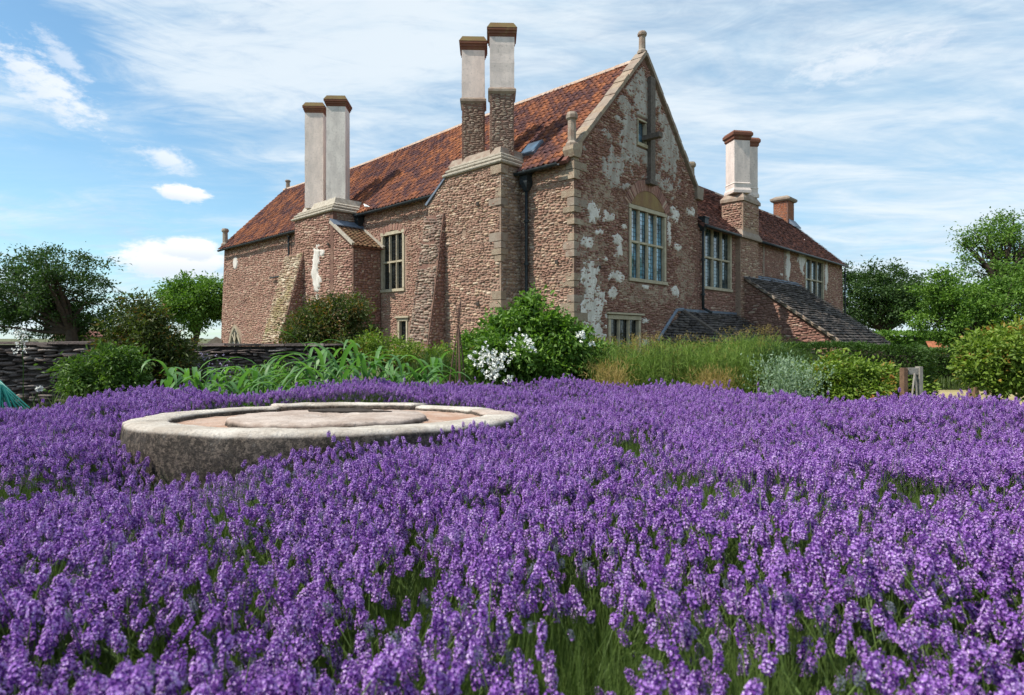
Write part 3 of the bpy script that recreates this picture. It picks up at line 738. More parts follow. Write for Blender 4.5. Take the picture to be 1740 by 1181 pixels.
# its corner stones
z = .1; i = 0
while z < 7.05:
    h = rng.uniform(.22, .36); b = rng.uniform(.3, .5) if i % 2 else rng.uniform(.5, .72); c_ = .5 if i % 2 == 0 else .3
    m = MB(); p = rng.uniform(.03, .06)
    m.loft([[(-1.06 - p, 2.32 - p, zz), (-1.06 + c_ * .6, 2.32 - p, zz), (-1.06 + c_ * .6, 2.42, zz), (-.96, 2.42, zz), (-.96, 2.32 + b * .8, zz), (-1.06 - p, 2.32 + b * .8, zz)] for zz in (z + .012, z + h - .012)])
    if rng.random() < .6: m.build('quoin', 'quoin_stone' if rng.random() < .6 else 'quoin_dark', s2)
    z += h; i += 1
def cornice(parent, y0, y1, p, zs, mat='limestone_pale', back=.15):
    for i, (z, o) in enumerate(zs):
        m = MB(); m.loft([[(-p - oo, y0 - oo, zz), (back, y0 - oo, zz), (back, y1 + oo, zz), (-p - oo, y1 + oo, zz)] for oo, zz in ((o - .03, z), (o, z + .04), (o, z + .085), (o - .09, z + .14))])
        m.build('cornice', mat, parent)
cornice(s2, 2.32, 5.2, 1.06, [(7.26, .12), (7.42, .03), (7.56, -.08)])
m = MB(); m.loft([[(-.92, 2.5, 7.68), (.5, 2.5, 7.68), (.5, 5.3, 7.68), (-.92, 5.3, 7.68)], [(-.78, 2.6, 7.95), (.6, 2.6, 7.95), (.6, 5.2, 7.95), (-.78, 5.2, 7.95)]]); m.build('plinth', 'quoin_dark', s2)
m = MB(); m.loft([[(-1.13, 5.1, 7.32), (.05, 5.1, 7.32), (.05, 6.34, 6.38), (-1.13, 6.34, 6.38)], [(-1.13, 5.1, 7.40), (.05, 5.1, 7.40), (.05, 6.42, 6.44), (-1.13, 6.42, 6.44)]]); m.build('sloped_weathering', 'lead', s2)
WR = -HROT + R(2)
def shaft(parent, x, y, w, z0, zj, z1, mat, label, cap=True, mossy='cap_moss', capm='cap_brick'):
    r = w / 2
    sh = None
    if zj:
        m = MB(); m.prism(x, y, [(r * .97, z0), (r * .97, zj)], rot=WR); sh = m.build('chimney_shaft', 'mortar_red', parent)
        ca, sa = math.cos(WR), math.sin(WR); ng = []
        for q in range(4):
            a = WR + q * math.pi / 2; N_ = Vector((math.cos(a), math.sin(a), 0)); U_ = Vector((-math.sin(a), math.cos(a), 0))
            L_ = rubble_layout(w, zj - z0 - .02, lambda s, t: .05 < s < w - .03, (.06, .085), (.14, .26))
            ng.append(stones_geo(L_, Vector((x, y, z0)) + N_ * r * .97 - U_ * r, U_, Zv, N_, (.008, .02), .014))
        G = np.concatenate(ng); o = mesh_obj('brickwork', G.reshape(-1, 3), geo_faces(len(G), STF, 17), 'rubble_grey', sh); o['kind'] = 'stuff'
        m = MB(); m.prism(x, y, [(r * 1.0, zj - .1), (r * 1.15, zj - .03), (r * 1.15, zj + .05), (r, zj + .12)], rot=WR); m.build('string_course', 'quoin_dark', sh); zb = zj
    else: zb = z0
    m = MB(); mid = [(r + rng.uniform(-.008, .008), zb + (z1 - .45 - zb) * k / 6) for k in range(7)]
    m.prism(x, y, mid, rot=WR); rn = m.build('rendered_shaft' if sh else 'chimney_shaft', mat, sh or parent)
    if sh is None: sh = rn
    sh['label'] = label
    z = z1 - .52
    m = MB(); m.prism(x, y, [(r, z), (r * 1.06, z + .05), (r * 1.06, z + .1), (r * 1.14, z + .12), (r * 1.14, z + .2), (r * 1.22, z + .22), (r * 1.22, z + .31)], rot=WR); m.build('brick_cap', capm, sh)
    m = MB(); m.prism(x, y, [(r * 1.24, z + .305), (r * 1.2, z + .33), (r * .95, z + .52), (r * .7, z + .53)], rot=WR); m.build('cap_top', mossy, sh)
shaft(s2, -.3, 3.03, .86, 7.7, 9.97, 12.38, 'shaft_render', 'taller nearer shaft of the pair, brick below and pale render above')
shaft(s2, -.3, 4.53, .84, 7.5, 10.03, 12.42, 'shaft_render', 'left shaft of the near pair, brick below and pale render above')

# ---- far chimney stack, its buttress and its small tiled projection
s1 = stack_body('chimney_stack', 12.7, 16.36, 1.46, 7.1, None, 'mortar_red')
Lw = rubble_layout(16.4, 7.1, lambda s, t: 12.95 < s < 16.3 and .2 < t < 7.05, (.07, .14), (.13, .36)); ms.add('rubble_pink', stones_geo(Lw, (-1.46, 0, 0), Yv, Zv, -Xv, (.012, .048)))
Lw = rubble_layout(1.46, 7.1, lambda s, t: .2 < s < 1.4 and 5.6 < t < 7.05, (.07, .13), (.12, .3)); ms.add('rubble_grey', stones_geo(Lw, (-1.46, 12.7, 0), Xv, Zv, -Yv, (.02, .05)))
cornice(s1, 12.7, 16.36, 1.46, [(7.06, .14), (7.22, .04), (7.36, -.08)])
m = MB(); m.loft([[(-1.25, 12.95, 7.48), (.4, 12.95, 7.48), (.4, 16.1, 7.48), (-1.25, 16.1, 7.48)], [(-1.1, 13.1, 7.8), (.5, 13.1, 7.8), (.5, 16.0, 7.8), (-1.1, 16.0, 7.8)]]); m.build('plinth', 'limestone_pale', s1)
shaft(s1, -.5, 13.9, .90, 7.7, None, 12.75, 'shaft_render_grey', 'nearer rendered shaft of the far pair')
shaft(s1, -.8, 15.42, .88, 7.6, None, 12.75, 'shaft_render', 'farther rendered shaft of the far pair')
m = MB(); m.loft([[(-1.44, a, b) for a, b in ((11.03, 0), (12.7, 0), (12.7, 6.4), (11.03, 5.35))], [(0, a, b) for a, b in ((11.03, 0), (12.7, 0), (12.7, 6.4), (11.03, 5.35))]]); blk = m.build('wall_projection', 'mortar_red', house)
Lw = rubble_layout(12.7, 6.4, lambda s, t: 11.1 < s < 12.66 and .2 < t < 5.25 + (s - 11.03) * .62, (.07, .13), (.12, .34)); ms.add('rubble_pink', stones_geo(Lw, (-1.44, 0, 0), Yv, Zv, -Xv, (.012, .048)))
Lw = rubble_layout(1.44, 5.4, lambda s, t: .05 < s < 1.4 and .2 < t < 5.3, (.07, .13), (.12, .3)); ms.add('rubble_red', stones_geo(Lw, (-1.44, 11.03, 0), Xv, Zv, -Yv, (.015, .045)))
uu = Vector((0, 1.86, 1.18)); ul = uu.length; uu.normalize(); un = Vector((0, -uu.z, uu.y))
m = MB(); oriented_box(m, Vector((-1.6, 10.86, 5.26)), Xv, uu, un, 0, 1.6, 0, ul, -.02, .03); pr_ = m.build('projection_roof', 'plain_tile', house)
tile_field((-1.6, 10.82, 5.3), Xv, uu, un, 1.5, ul - .15, .235, .2, lambda s, t: s < 1.55, 'pan', 'mossy_tile', pr_, 60)
for x0, mt in ((-1.66, 'limestone_pale'), (-.1, 'limestone_pale')):
    m = MB(); oriented_box(m, Vector((x0, 10.8, 5.3)), Xv, uu, un, 0, .12, 0, ul + .05, -.02, .1); m.build('verge_flashing', mt, pr_)
m = MB(); m.loft([[(-1.62, 12.35, 6.35), (0, 12.35, 6.35), (0, 12.72, 6.62), (-1.62, 12.72, 6.62)], [(-1.62, 12.33, 6.39), (0, 12.33, 6.39), (0, 12.72, 6.70), (-1.62, 12.72, 6.70)]]); m.build('lead_flashing', 'lead', pr_)
def buttress(name, y0, y1, prof, spread, mat_m, mat_s, mat_side, top=None):
    """prof: list of (z, x out)"""
    m = MB(); rings = []
    for z, x in prof:
        e = spread * (1 - z / prof[-1][0]); rings.append([(-x, y0, z), (-x, y1 + e, z), (-.9, y1 + e, z), (-.9, y0, z)])
    m.loft(rings); b = m.build(name, mat_m, house)
    for (z0, x0), (z1, x1) in zip(prof[:-1], prof[1:]):
        Vv = Vector((x0 - x1, 0, z1 - z0)); l = Vv.length; Vv.normalize(); N_ = Vector((-Vv.z, 0, Vv.x)); e = spread * (1 - z0 / prof[-1][0])
        Lw = rubble_layout(y1 - y0 + e, l, lambda s, t: .03 < s < (y1 - y0 + e) - .03 and 0.02 < t < l, (.07, .13), (.16, .42))
        if len(Lw): ms.add(mat_s, stones_geo(Lw, (-x0, y0, z0), Yv, Vv, N_, (.02, .07)))
    def xo(z):
        for (z0, x0), (z1, x1) in zip(prof[:-1], prof[1:]):
            if z0 <= z <= z1: return x0 + (x1 - x0) * (z - z0) / (z1 - z0)
        return 0
    X_ = max(x for _, x in prof)
    Lw = rubble_layout(X_, prof[-1][0], lambda s, t: X_ - xo(t) + .02 < s < X_ - 1.0, (.07, .13), (.10, .24))
    if len(Lw): ms.add(mat_side, stones_geo(Lw, (-X_, y0, 0), Xv, Zv, -Yv, (.015, .05)))
    return b
buttress('buttress', 15.4, 16.9, [(0, 3.0), (1.0, 2.72), (5.45, 1.5)], .5, 'mortar_red', 'buttress_stone', 'rubble_red')['label'] = 'long sloping mossy buttress of pale stone against the far stack'
buttress('buttress', 5.26, 6.42, [(0, 2.1), (1, 1.9), (4.0, 1.42), (4.9, 1.30), (5.95, 1.14)], .06, 'mortar_red', 'rubble_grey', 'rubble_red')['label'] = 'narrow rough buttress against the near stack'

# ---- rainwater pipes
def pipe(parent, x, y, z0, z1, nx, ny, hopper=True, r=.055):
    m = MB(); m.tube([(x, y, z) for z in np.linspace(z0, z1, 5)], r, 8); p = m.build('downpipe', 'black_iron', parent, True)
    for z in np.arange(z0 + .6, z1, 1.5):
        m = MB(); m.prism(x, y, [(r * 1.5, z), (r * 1.5, z + .09)], n=8); m.build('pipe_collar', 'black_iron', p)
    if hopper:
        m = MB(); m.prism(x, y, [(.07, z1 - .12), (.17, z1 + .15), (.17, z1 + .42), (.2, z1 + .43), (.2, z1 + .48)]); m.build('hopper', 'black_iron', p)
pipe(house, -.14, 1.98, .2, 6.5, -1, 0); pipe(house, -.2, 12.55, 5.9, 6.6, -1, 0); pipe(house, -.14, 19.7, 4.7, 6.9, -1, 0, False)
m = MB(); m.tube([(-.16, 19.7, 4.75), (-.18, 21.9, 4.72)], .05, 6); m.build('downpipe', 'black_iron', house, True)
m = MB(); m.tube([(-.2, 1.98, 6.95), (-.38, 1.9, 7.05)], .05, 6); m.build('swan_neck', 'black_iron', house, True)

# ---- putlog holes: dark pads that paint the shade inside
def hole(O, U, N, s, t, w=.13):
    m = MB(); oriented_box(m, Vector(O), Vector(U), Zv, Vector(N), s, s + w, t, t + w, .06, .085); m.build('putlog_shade_pad', 'mortar_dark', house)
hole((0, 0, 0), Yv, -Xv, .62, 3.75); hole((-1.06, 0, 0), Yv, -Xv, 3.35, 5.95); hole((-1.06, 0, 0), Yv, -Xv, 3.35, 2.4); hole((0, 0, 0), Xv, -Yv, 1.32, 3.65, .1); hole((-1.46, 0, 0), Yv, -Xv, 12.95, 5.5)

# ---- hoist beam on the gable
m = MB(); m.box(4.47, 4.80, -.20, 0, 7.25, 11.2); hb = m.build('upright_beam', 'old_timber', house)
m = MB(); m.box(4.15, 4.38, -.75, 0, 8.72, 8.9); m.build('projecting_beam', 'old_timber', house)
m = MB(); m.box(4.32, 4.86, -.26, 0, 7.1, 7.26); m.build('beam_foot', 'old_timber', house)

# ---- plaster left on the walls
def plaster(name, mat, O, U, N, s0, s1, t0, t1, blobs, step, thick, nf, nk, parent=house, seed=0, streak=False):
    S = np.arange(s0, s1, step); T = np.arange(t0, t1, step); SS, TT = np.meshgrid(S, T, indexing='ij')
    f = np.full(SS.shape, -9.0)
    for (cs, ct, rs, rt, k) in blobs:
        d = 1 - np.sqrt(((SS - cs) / rs) ** 2 + ((TT - ct) / rt) ** 2); f = np.maximum(f, d * k)
    f = f + (fbm(SS + seed, TT + seed * 2, nf, 5) - .5) * nk
    if N == -Yv and tuple(O) == (0, 0, 0) and s0 < 8.5:
        fr = np.clip((TT - EZ) / (RZ - EZ), 0, 1) * GW / 2; f = np.where((SS < fr + .14) | (SS > GW - fr - .12), -9, f)
        for h in G_h: f = np.where((SS > h[0] - .1) & (SS < h[1] + .1) & (TT > h[2] - .2) & (TT < h[3] + .2), -9, f)
        f = np.where((np.hypot(SS - 4.58, TT - 5.4) < 1.95) & (TT > 6.15), -9, f)
    dep = -.03 + (thick + .03) * np.clip(f * 5, 0, 1) + .012 * (fbm(SS, TT, 9, 3) - .5)
    n0, n1 = SS.shape; idx = np.arange(n0 * n1).reshape(n0, n1)
    q = np.stack([idx[:-1, :-1], idx[1:, :-1], idx[1:, 1:], idx[:-1, 1:]], -1).reshape(-1, 4)
    keep = (f.ravel()[q] > -.02).any(1); q = q[keep]; used = np.unique(q); mp = -np.ones(n0 * n1, int); mp[used] = np.arange(len(used))
    O, U, N = (np.array(a, float) for a in (O, U, N)); P = O + SS.ravel()[used, None] * U + TT.ravel()[used, None] * np.array((0, 0, 1.)) + dep.ravel()[used, None] * N
    Q = mp[q]
    if name == 'mortar_smears': mesh_obj(name, P, Q, mat, parent, True)['kind'] = 'stuff'; return
    lab = np.arange(len(P))
    for _ in range(400):
        mn = lab[Q].min(1); l2 = lab.copy(); np.minimum.at(l2, Q.ravel(), np.repeat(mn, 4)); l2 = l2[l2]
        if (l2 == lab).all(): break
        lab = l2
    fl = lab[Q[:, 0]]
    for c_ in np.unique(fl):
        qq = Q[fl == c_]
        if len(qq) < 8: continue
        us = np.unique(qq); m2 = -np.ones(len(P), int); m2[us] = np.arange(len(us)); mesh_obj(name, P[us], m2[qq], mat, parent, True)
def gbl(px, py, rx, ry, k=1.0):
    b, z = gab(px, py); b2, _ = gab(px + rx, py); Y = 20 + .722 * b; return (b, z, b2 - b, ry * Y / FX, k)
white = [gbl(1003, 478, 15, 36), gbl(1005, 530, 22, 48), gbl(1008, 572, 18, 14), gbl(1007, 362, 13, 17), gbl(1036, 370, 12, 9), gbl(1048, 408, 8, 9), gbl(1050, 427, 8, 11), gbl(1048, 471, 13, 9),
         gbl(1041, 496, 9, 12), gbl(996, 410, 13, 10), gbl(1146, 366, 8, 13), gbl(1135, 396, 5, 24), gbl(1173, 361, 9, 8), gbl(1148, 497, 7, 9), gbl(1017, 394, 7, 6), gbl(1096, 487, 6, 5), gbl(1095, 545, 10, 5),
         gbl(1088, 580, 14, 8), gbl(1150, 420, 6, 6), gbl(1060, 385, 5, 4), gbl(1025, 440, 5, 4)]
plaster('plaster_patch', 'plaster_white', (0, 0, 0), Xv, -Yv, 0.3, 8.3, .9, 7.2, [(a, b, c * 1.05, d * 1.08, e) for a, b, c, d, e in white], .04, .055, 6.0, 1.8, seed=3)
grey = [gbl(1072, 140, 15, 28), gbl(1085, 128, 12, 20), gbl(1072, 232, 18, 52), gbl(1042, 285, 16, 28, 1.2), gbl(1112, 160, 14, 44), gbl(1136, 245, 20, 62, 1.1), gbl(1121, 312, 22, 12), gbl(1098, 235, 14, 50), gbl(1092, 175, 18, 48),
        gbl(1060, 180, 10, 16), gbl(985, 235, 12, 14), gbl(1030, 230, 9, 9), gbl(1060, 320, 20, 8, .8)]
plaster('plaster_patch', 'plaster_grey', (0, 0, 0), Xv, -Yv, 0.3, 8.3, 6.3, 11.6, [(a, b, c * 1.12, d * 1.1, e) for a, b, c, d, e in grey], .04, .05, 4.5, 1.9, seed=11)
plaster('plaster_patch', 'plaster_white', (-1.46, 0, 0), Yv, -Xv, 12.9, 16, 2.5, 6.2, [(14.05, 5.1, .28, .6, 1), (14.2, 4.1, .4, 1.2, 1), (13.6, 5.2, .2, .2, 1)], .05, .06, 3, 1.6, seed=5)
plaster('plaster_patch', 'plaster_white', (0, 0, 0), Yv, -Xv, 24, 29, 4, 7, [(27.2, 6.05, .38, .45, 1.5)], .06, .06, 2, .6, seed=8)
plaster('mortar_smears', 'smear', (0, 0, 0), Xv, -Yv, .3, 8.3, .9, 7.4, [gbl(1000, 440, 26, 90), gbl(1060, 440, 18, 70, .7), gbl(1100, 500, 50, 20, .8), gbl(1020, 330, 34, 40, .8), gbl(1165, 470, 16, 80, .7)], .06, .028, 4.5, 2.2, seed=21)

# ================================================================== rear wing
WL0, WL1, WEZ, WRZ, WRY = GW, 29.3, 6.35, 9.6, 3.5
W_h = [(9.1, 11.95, 3.55, 6.12), (22.0, 25.4, 3.62, 5.95)]
wall_sheet((0, 0, 0), Xv, Zv, -Yv, lambda t: (WL0, WL1 + .5 - .08 * t), [0, 4, WEZ], W_h).build('wing_wall', 'mortar_red', house)
def in_wing(s, t):
    if not (WL0 + .03 < s < WL1 + .45 - .08 * t and .3 < t < WEZ - .1): return False
    if 12.4 < s < 14.5: return False
    if 12.85 < s < 20 and t < 4.3: return False
    if 15.8 < s < 18.6 and t > 4.4: return False
    return holes_ok(s, t, [(h[0] - .06, h[1] + .06, h[2] - .17, h[3] + .2) for h in W_h])
Lw = rubble_layout(30, WEZ, in_wing, (.07, .125), (.13, .36)); ms.add('rubble_red', stones_geo(Lw[Lw[:, 0] < 12.5], (0, 0, 0), Xv, Zv, -Yv, (.012, .045))); ms.add('rubble_pink', stones_geo(Lw[Lw[:, 0] >= 12.5], (0, 0, 0), Xv, Zv, -Yv, (.012, .045)))
window(house, (0, 0, 0), Xv, Zv, -Yv, *W_h[0], 3, 2, gmat='glass_mid', leads=True, label='three light window of the wing next to the main gable')
window(house, (0, 0, 0), Xv, Zv, -Yv, *W_h[1], 3, 2, gmat='glass_mid', leads=True, label='three light window at the far end of the wing')
m = MB(); oriented_box(m, Vector((0, 0, 0)), Xv, Zv, -Yv, 15.8, 18.6, 4.45, 6.2, 0, .03); m.build('blocked_window', 'mortar_red', house)
Lw = rubble_layout(18.6, 6.2, lambda s, t: 15.85 < s < 18.55 and 4.5 < t < 6.15, (.06, .09), (.14, .28)); ms.add('rubble_red', stones_geo(Lw, (0, -.03, 0), Xv, Zv, -Yv, (.006, .02)))
for a in ((15.68, 15.82, 4.4, 6.2), (18.58, 18.75, 4.4, 6.2), (15.68, 18.75, 6.2, 6.3)):
    m = MB(); oriented_box(m, Vector((0, 0, 0)), Xv, Zv, -Yv, *a, 0, .05); m.build('window_surround', 'quoin_dark', house)
plaster('plaster_patch', 'plaster_white', (0, 0, 0), Xv, -Yv, 18, 29, 4, 6.3, [(19.2, 5.4, .35, .9, 1.2), (21.4, 5.8, .7, .7, 1), (25.9, 5.2, .3, 1.0, 1), (17.2, 4.7, 1.0, .2, .8)], .07, .05, 3, 1.4, seed=41)
m = MB(); m.add([(WL1 + .5, 0, 0), (WL1 + .5, 7, 0), (WL1, 7, WEZ), (WL1, WRY, WRZ), (WL1, 0, WEZ)], [(0, 1, 2, 3, 4)]); m.add([(WL0, 7, 0), (WL1, 7, 0), (WL1, 7, WEZ), (WL0, 7, WEZ)], [(3, 2, 1, 0)]); m.box(WL0 + .1, WL1 - .1, .38, .42, 0, 6.2); m.build('wing_rear_wall', 'mortar_dark', house)
wu = Vector((0, WRY + .3, WRZ - WEZ + .26)); wl = wu.length; wu.normalize(); wn = Vector((0, -wu.z, wu.y)); we = Vector((WL0, -.3, WEZ - .24))
m = MB(); oriented_box(m, we, Xv, wu, wn, .02, WL1 - WL0 + .15, 0, wl, -.1, 0); 
m.add([(WL0, WRY, WRZ), (WL1, WRY, WRZ), (WL1, 7.3, WEZ - .24), (WL0, 7.3, WEZ - .24)], [(0, 1, 2, 3)]); wroof = m.build('wing_roof', 'plain_tile', house)
tile_field(we + wn * .01, Xv, wu, wn, WL1 - WL0 + .1, wl, .25, .19, lambda s, t: not (3.9 < s < 5.9 and t < 1.15), 'plain', 'plain_tile', wroof, 0, jit=.008)
x = WL0
while x < WL1:
    m = MB(); m.loft([[(xx, WRY + a, WRZ + .04 + b) for a, b in ((-.14, -.1), (-.1, .02), (0, .07), (.1, .02), (.14, -.1))] for xx in (x, x + .43)]); m.build('ridge_tile', 'plain_tile' if rng.random() < .6 else 'ridge_clay', wroof); x += .44
m = MB(); m.tube([(xx, -.38, WEZ - .3) for xx in np.linspace(WL0 + .1, 12.2, 4)], .06, 6); m.build('gutter', 'black_iron', house, True)
m = MB(); m.tube([(xx, -.38, WEZ - .3) for xx in np.linspace(14.6, WL1, 6)], .06, 6); m.build('gutter', 'black_iron', house, True)
pipe(house, 8.82, -.15, 2.5, 6.0, 0, -1, True, .06); pipe(house, WL1 - .1, -.2, .3, 6.0, 0, -1, False)
m = MB(); m.tube([(8.82, -.15, 2.55), (8.95, -.5, 2.35)], .06, 6); m.build('pipe_shoe', 'black_iron', house, True)
# wing chimney stack
m = MB(); m.box(12.4, 14.5, -.25, 0, 0, 6.1); m.box(12.58, 14.42, -.31, .75, 6.1, 7.9); s3 = m.build('chimney_stack', 'mortar_tan', house)
m = MB(); m.loft([[(12.3, -.42, 6.02), (14.62, -.42, 6.02), (14.62, .3, 6.02), (12.3, .3, 6.02)], [(12.3, -.42, 6.1), (14.62, -.42, 6.1), (14.62, .5, 6.2), (12.3, .5, 6.2)], [(12.6, -.25, 6.5), (14.4, -.25, 6.5), (14.4, .5, 6.5), (12.6, .5, 6.5)]]); m.build('weathering_course', 'quoin_dark', s3)
m = MB(); m.loft([[(12.5, -.38, 7.8), (14.5, -.38, 7.8), (14.5, .8, 7.8), (12.5, .8, 7.8)], [(12.5, -.38, 7.95), (14.5, -.38, 7.95), (14.5, .8, 7.95), (12.5, .8, 7.95)], [(12.75, -.2, 8.25), (14.3, -.2, 8.25), (14.3, .6, 8.25), (12.75, .6, 8.25)]]); m.build('cornice', 'quoin_dark', s3)
for a in ((12.4, -.25, 2.1, 0, 6.05, 0), (12.58, -.31, 1.84, 6.4, 7.8, 0)):
    Lw = rubble_layout(a[2], a[4], lambda s, t: .04 < s < a[2] - .04 and a[3] + .1 < t < a[4] - .04, (.07, .12), (.12, .32)); ms.add('rubble_tan', stones_geo(Lw, (a[0], a[1], 0), Xv, Zv, -Yv, (.015, .05)))
Lw = rubble_layout(1.06, 7.8, lambda s, t: .03 < s < 1.0 and 6.4 < t < 7.75, (.07, .12), (.12, .3)); ms.add('rubble_pink', stones_geo(Lw, (12.58, .75, 0), -Yv, Zv, -Xv, (.015, .05)))
def shaft3(x, y, w, z0, z1, label):
    r = w / 2; m = MB(); m.prism(x, y, [(r * 1.14, z0), (r * 1.14, z0 + .12), (r * 1.02, z0 + .24), (r * 1.02, z0 + .42), (r * 1.07, z0 + .45), (r, z0 + .5), (r, z1 - .4)], rot=WR + R(8)); s = m.build('chimney_shaft', 'shaft_render', s3); s['label'] = label
    m = MB(); m.prism(x, y, [(r, z1 - .45), (r * 1.12, z1 - .38), (r * 1.12, z1 - .3), (r * 1.28, z1 - .22), (r * 1.28, z1 - .1), (r * 1.1, z1)], rot=WR + R(8)); m.build('brick_cap', 'cap_brick', s)
shaft3(12.95, .12, .80, 8.2, 11.15, 'nearer shaft of the wing stack'); shaft3(14.2, .2, .74, 8.2, 11.15, 'farther shaft of the wing stack')
# brick ridge chimney
m = MB(); m.box(27.8, 28.95, 3.0, 4.0, 8.6, 10.85); s4 = m.build('brick_chimney', 'mortar_red', house)
ng = []
for (O_, U_, N_, w_) in (((27.8, 3.0, 8.6), Xv, -Yv, 1.15), ((27.8, 4.0, 8.6), -Yv, -Xv, 1.0)):
    L_ = rubble_layout(w_, 2.2, lambda s, t: .05 < s < w_ - .05, (.075, .085), (.2, .24)); ng.append(stones_geo(L_, O_, U_, Zv, N_, (.006, .014), .014))
G = np.concatenate(ng); mesh_obj('brickwork', G.reshape(-1, 3), geo_faces(len(G), STF, 17), 'orange_brick', s4)['kind'] = 'stuff'
m = MB(); m.loft([[(27.7, 2.9, 10.8), (29.05, 2.9, 10.8), (29.05, 4.1, 10.8), (27.7, 4.1, 10.8)], [(27.62, 2.82, 10.9), (29.13, 2.82, 10.9), (29.13, 4.18, 10.9), (27.62, 4.18, 10.9)], [(27.62, 2.82, 11.02), (29.13, 2.82, 11.02), (29.13, 4.18, 11.02), (27.62, 4.18, 11.02)], [(27.95, 3.1, 11.2), (28.8, 3.1, 11.2), (28.8, 3.9, 11.2), (27.95, 3.9, 11.2)]]); m.build('brick_cap', 'quoin_dark', s4)
m = MB(); m.loft([[(27.9, 2.6, 8.95), (29.2, 2.6, 8.95), (29.2, 3.1, 9.35), (27.9, 3.1, 9.35)], [(27.9, 2.6, 9.03), (29.2, 2.6, 9.03), (29.2, 3.0, 9.55), (27.9, 3.0, 9.55)]]); m.build('lead_flashing', 'lead', s4)
# ---- lean-to with stone slates
LX0, LX1, LD = 12.85, 20.6, 4.5
m = MB(); tri = [(0, 0), (-LD, 0), (-LD, .95), (0, 4.3)]
m.loft([[(xx, a, b) for a, b in tri] for xx in (LX0, LX0 + .4)]); m.box(LX0 + .4, LX1, -LD, -LD + .35, 0, .95); m.loft([[(xx, a, b) for a, b in tri] for xx in (LX1 - .4, LX1)])
m.build('lean_to_wall', 'mortar_red', house)
Lw = rubble_layout(LD, 4.3, lambda s, t: .02 < s < LD - .03 and .2 < t < 4.2 - s * .745, (.07, .125), (.13, .36)); ms.add('rubble_red', stones_geo(Lw, (LX0, 0, 0), -Yv, Zv, -Xv, (.012, .05)))
lu = Vector((0, LD + .25, 3.48)); ll = lu.length; lu.normalize(); ln = Vector((0, -lu.z, lu.y)); le = Vector((LX0 - .1, -LD - .25, .88))
m = MB(); oriented_box(m, le, Xv, lu, ln, 0, LX1 - LX0 + .2, 0, ll, -.1, -.005); lr = m.build('lean_to_roof', 'stone_slate', house)
def zl(P):
    t = (P[..., 1] + LD + .2) / LD; return -.13 * np.sin(np.clip(t, 0, 1) * math.pi) + .03 * np.sin(P[..., 0] * 1.7 + t * 3)
for v in lr.data.vertices:
    pass
tile_field(le, Xv, lu, ln, LX1 - LX0 + .2, ll, .34, .215, lambda s, t: True, 'slate', 'stone_slate', lr, 300, jit=.014, name='slate')
m = MB()
for i in range(12):
    m2 = MB(); oriented_box(m2, le, Xv, lu, ln, -.05, .16, ll * i / 12 + .005, ll * (i + 1) / 12 - .005, -.06, .04 + rng.uniform(0, .015)); m2.build('verge_stone', 'quoin_stone' if i < 7 else 'quoin_dark', lr)
m = MB(); m.loft([[(LX0 - .1, -.28, 4.12), (LX1 + .1, -.28, 4.12), (LX1 + .1, -.02, 4.34), (LX0 - .1, -.02, 4.34)], [(LX0 - .1, -.3, 4.2), (LX1 + .1, -.3, 4.2), (LX1 + .1, -.02, 4.45), (LX0 - .1, -.02, 4.45)]]); m.build('lead_flashing', 'lead', lr)
# ---- low hipped outshot at the foot of the gable
A0, A1, A2, A3 = Vector((5.2, 0, 1.12)), Vector((6.7, 0, 2.33)), Vector((7.25, 0, 2.38)), Vector((7.35, -2.1, 1.0))
m = MB(); m.add([A0, A1, A2, A3, (12.3, -2.1, 1.0), (12.3, 0, 2.35), (5.2, 0, 0), (7.35, -2.1, 0), (12.3, -2.1, 0)], [(0, 3, 2, 1), (3, 4, 5, 2), (6, 7, 3, 0), (7, 8, 4, 3)]); outr = m.build('outshot_roof', 'slate_grey', house)
U_ = (A3 - A0).normalized(); N_ = U_.cross(A2 - A0).normalized(); N_ = N_ if N_.z > 0 else -N_; V_ = N_.cross(U_); V_ = V_ if V_.z > 0 else -V_
def inB(s, t):
    p = A0 + U_ * s + V_ * t; 
    if p.y > -.02: return False
    e1 = (A2 - A3); side = (p.x - A3.x) * e1.y - (p.y - A3.y) * e1.x; return side < 0
tile_field(A0 - V_ * .1, U_, V_, N_, 3.2, 2.6, .26, .16, lambda s, t: inB(s + .0, t - .1), 'slate', 'stone_slate', outr, 100, jit=.016, name='slate')
cu = Vector((0, 2.1, 1.37)); cl = cu.length; cu.normalize(); cn = Vector((0, -cu.z, cu.y))
tile_field((7.4, -2.15, .98), Xv, cu, cn, 4.9, cl, .28, .17, lambda s, t: True, 'slate', 'stone_slate', outr, 120, jit=.016, name='slate')
m = MB(); m.tube([A2 + Vector((0, 0, .04)), A3 + Vector((0, 0, .05))], .09, 6); m.build('hip_ridge', 'old_timber', outr)
m = MB(); m.tube([A0 + Vector((0, -.05, .05)), A1 + Vector((0, -.05, .07)), A2 + Vector((0, -.05, .07))], .07, 6); m.build('lead_flashing', 'lead', outr)
m = MB(); m.box(7.3, 12.3, -.12, -.01, 2.3, 2.47); m.build('lead_flashing', 'lead', outr)

ms.build(house, 300, 'stone', 'rubble_stones', HM)

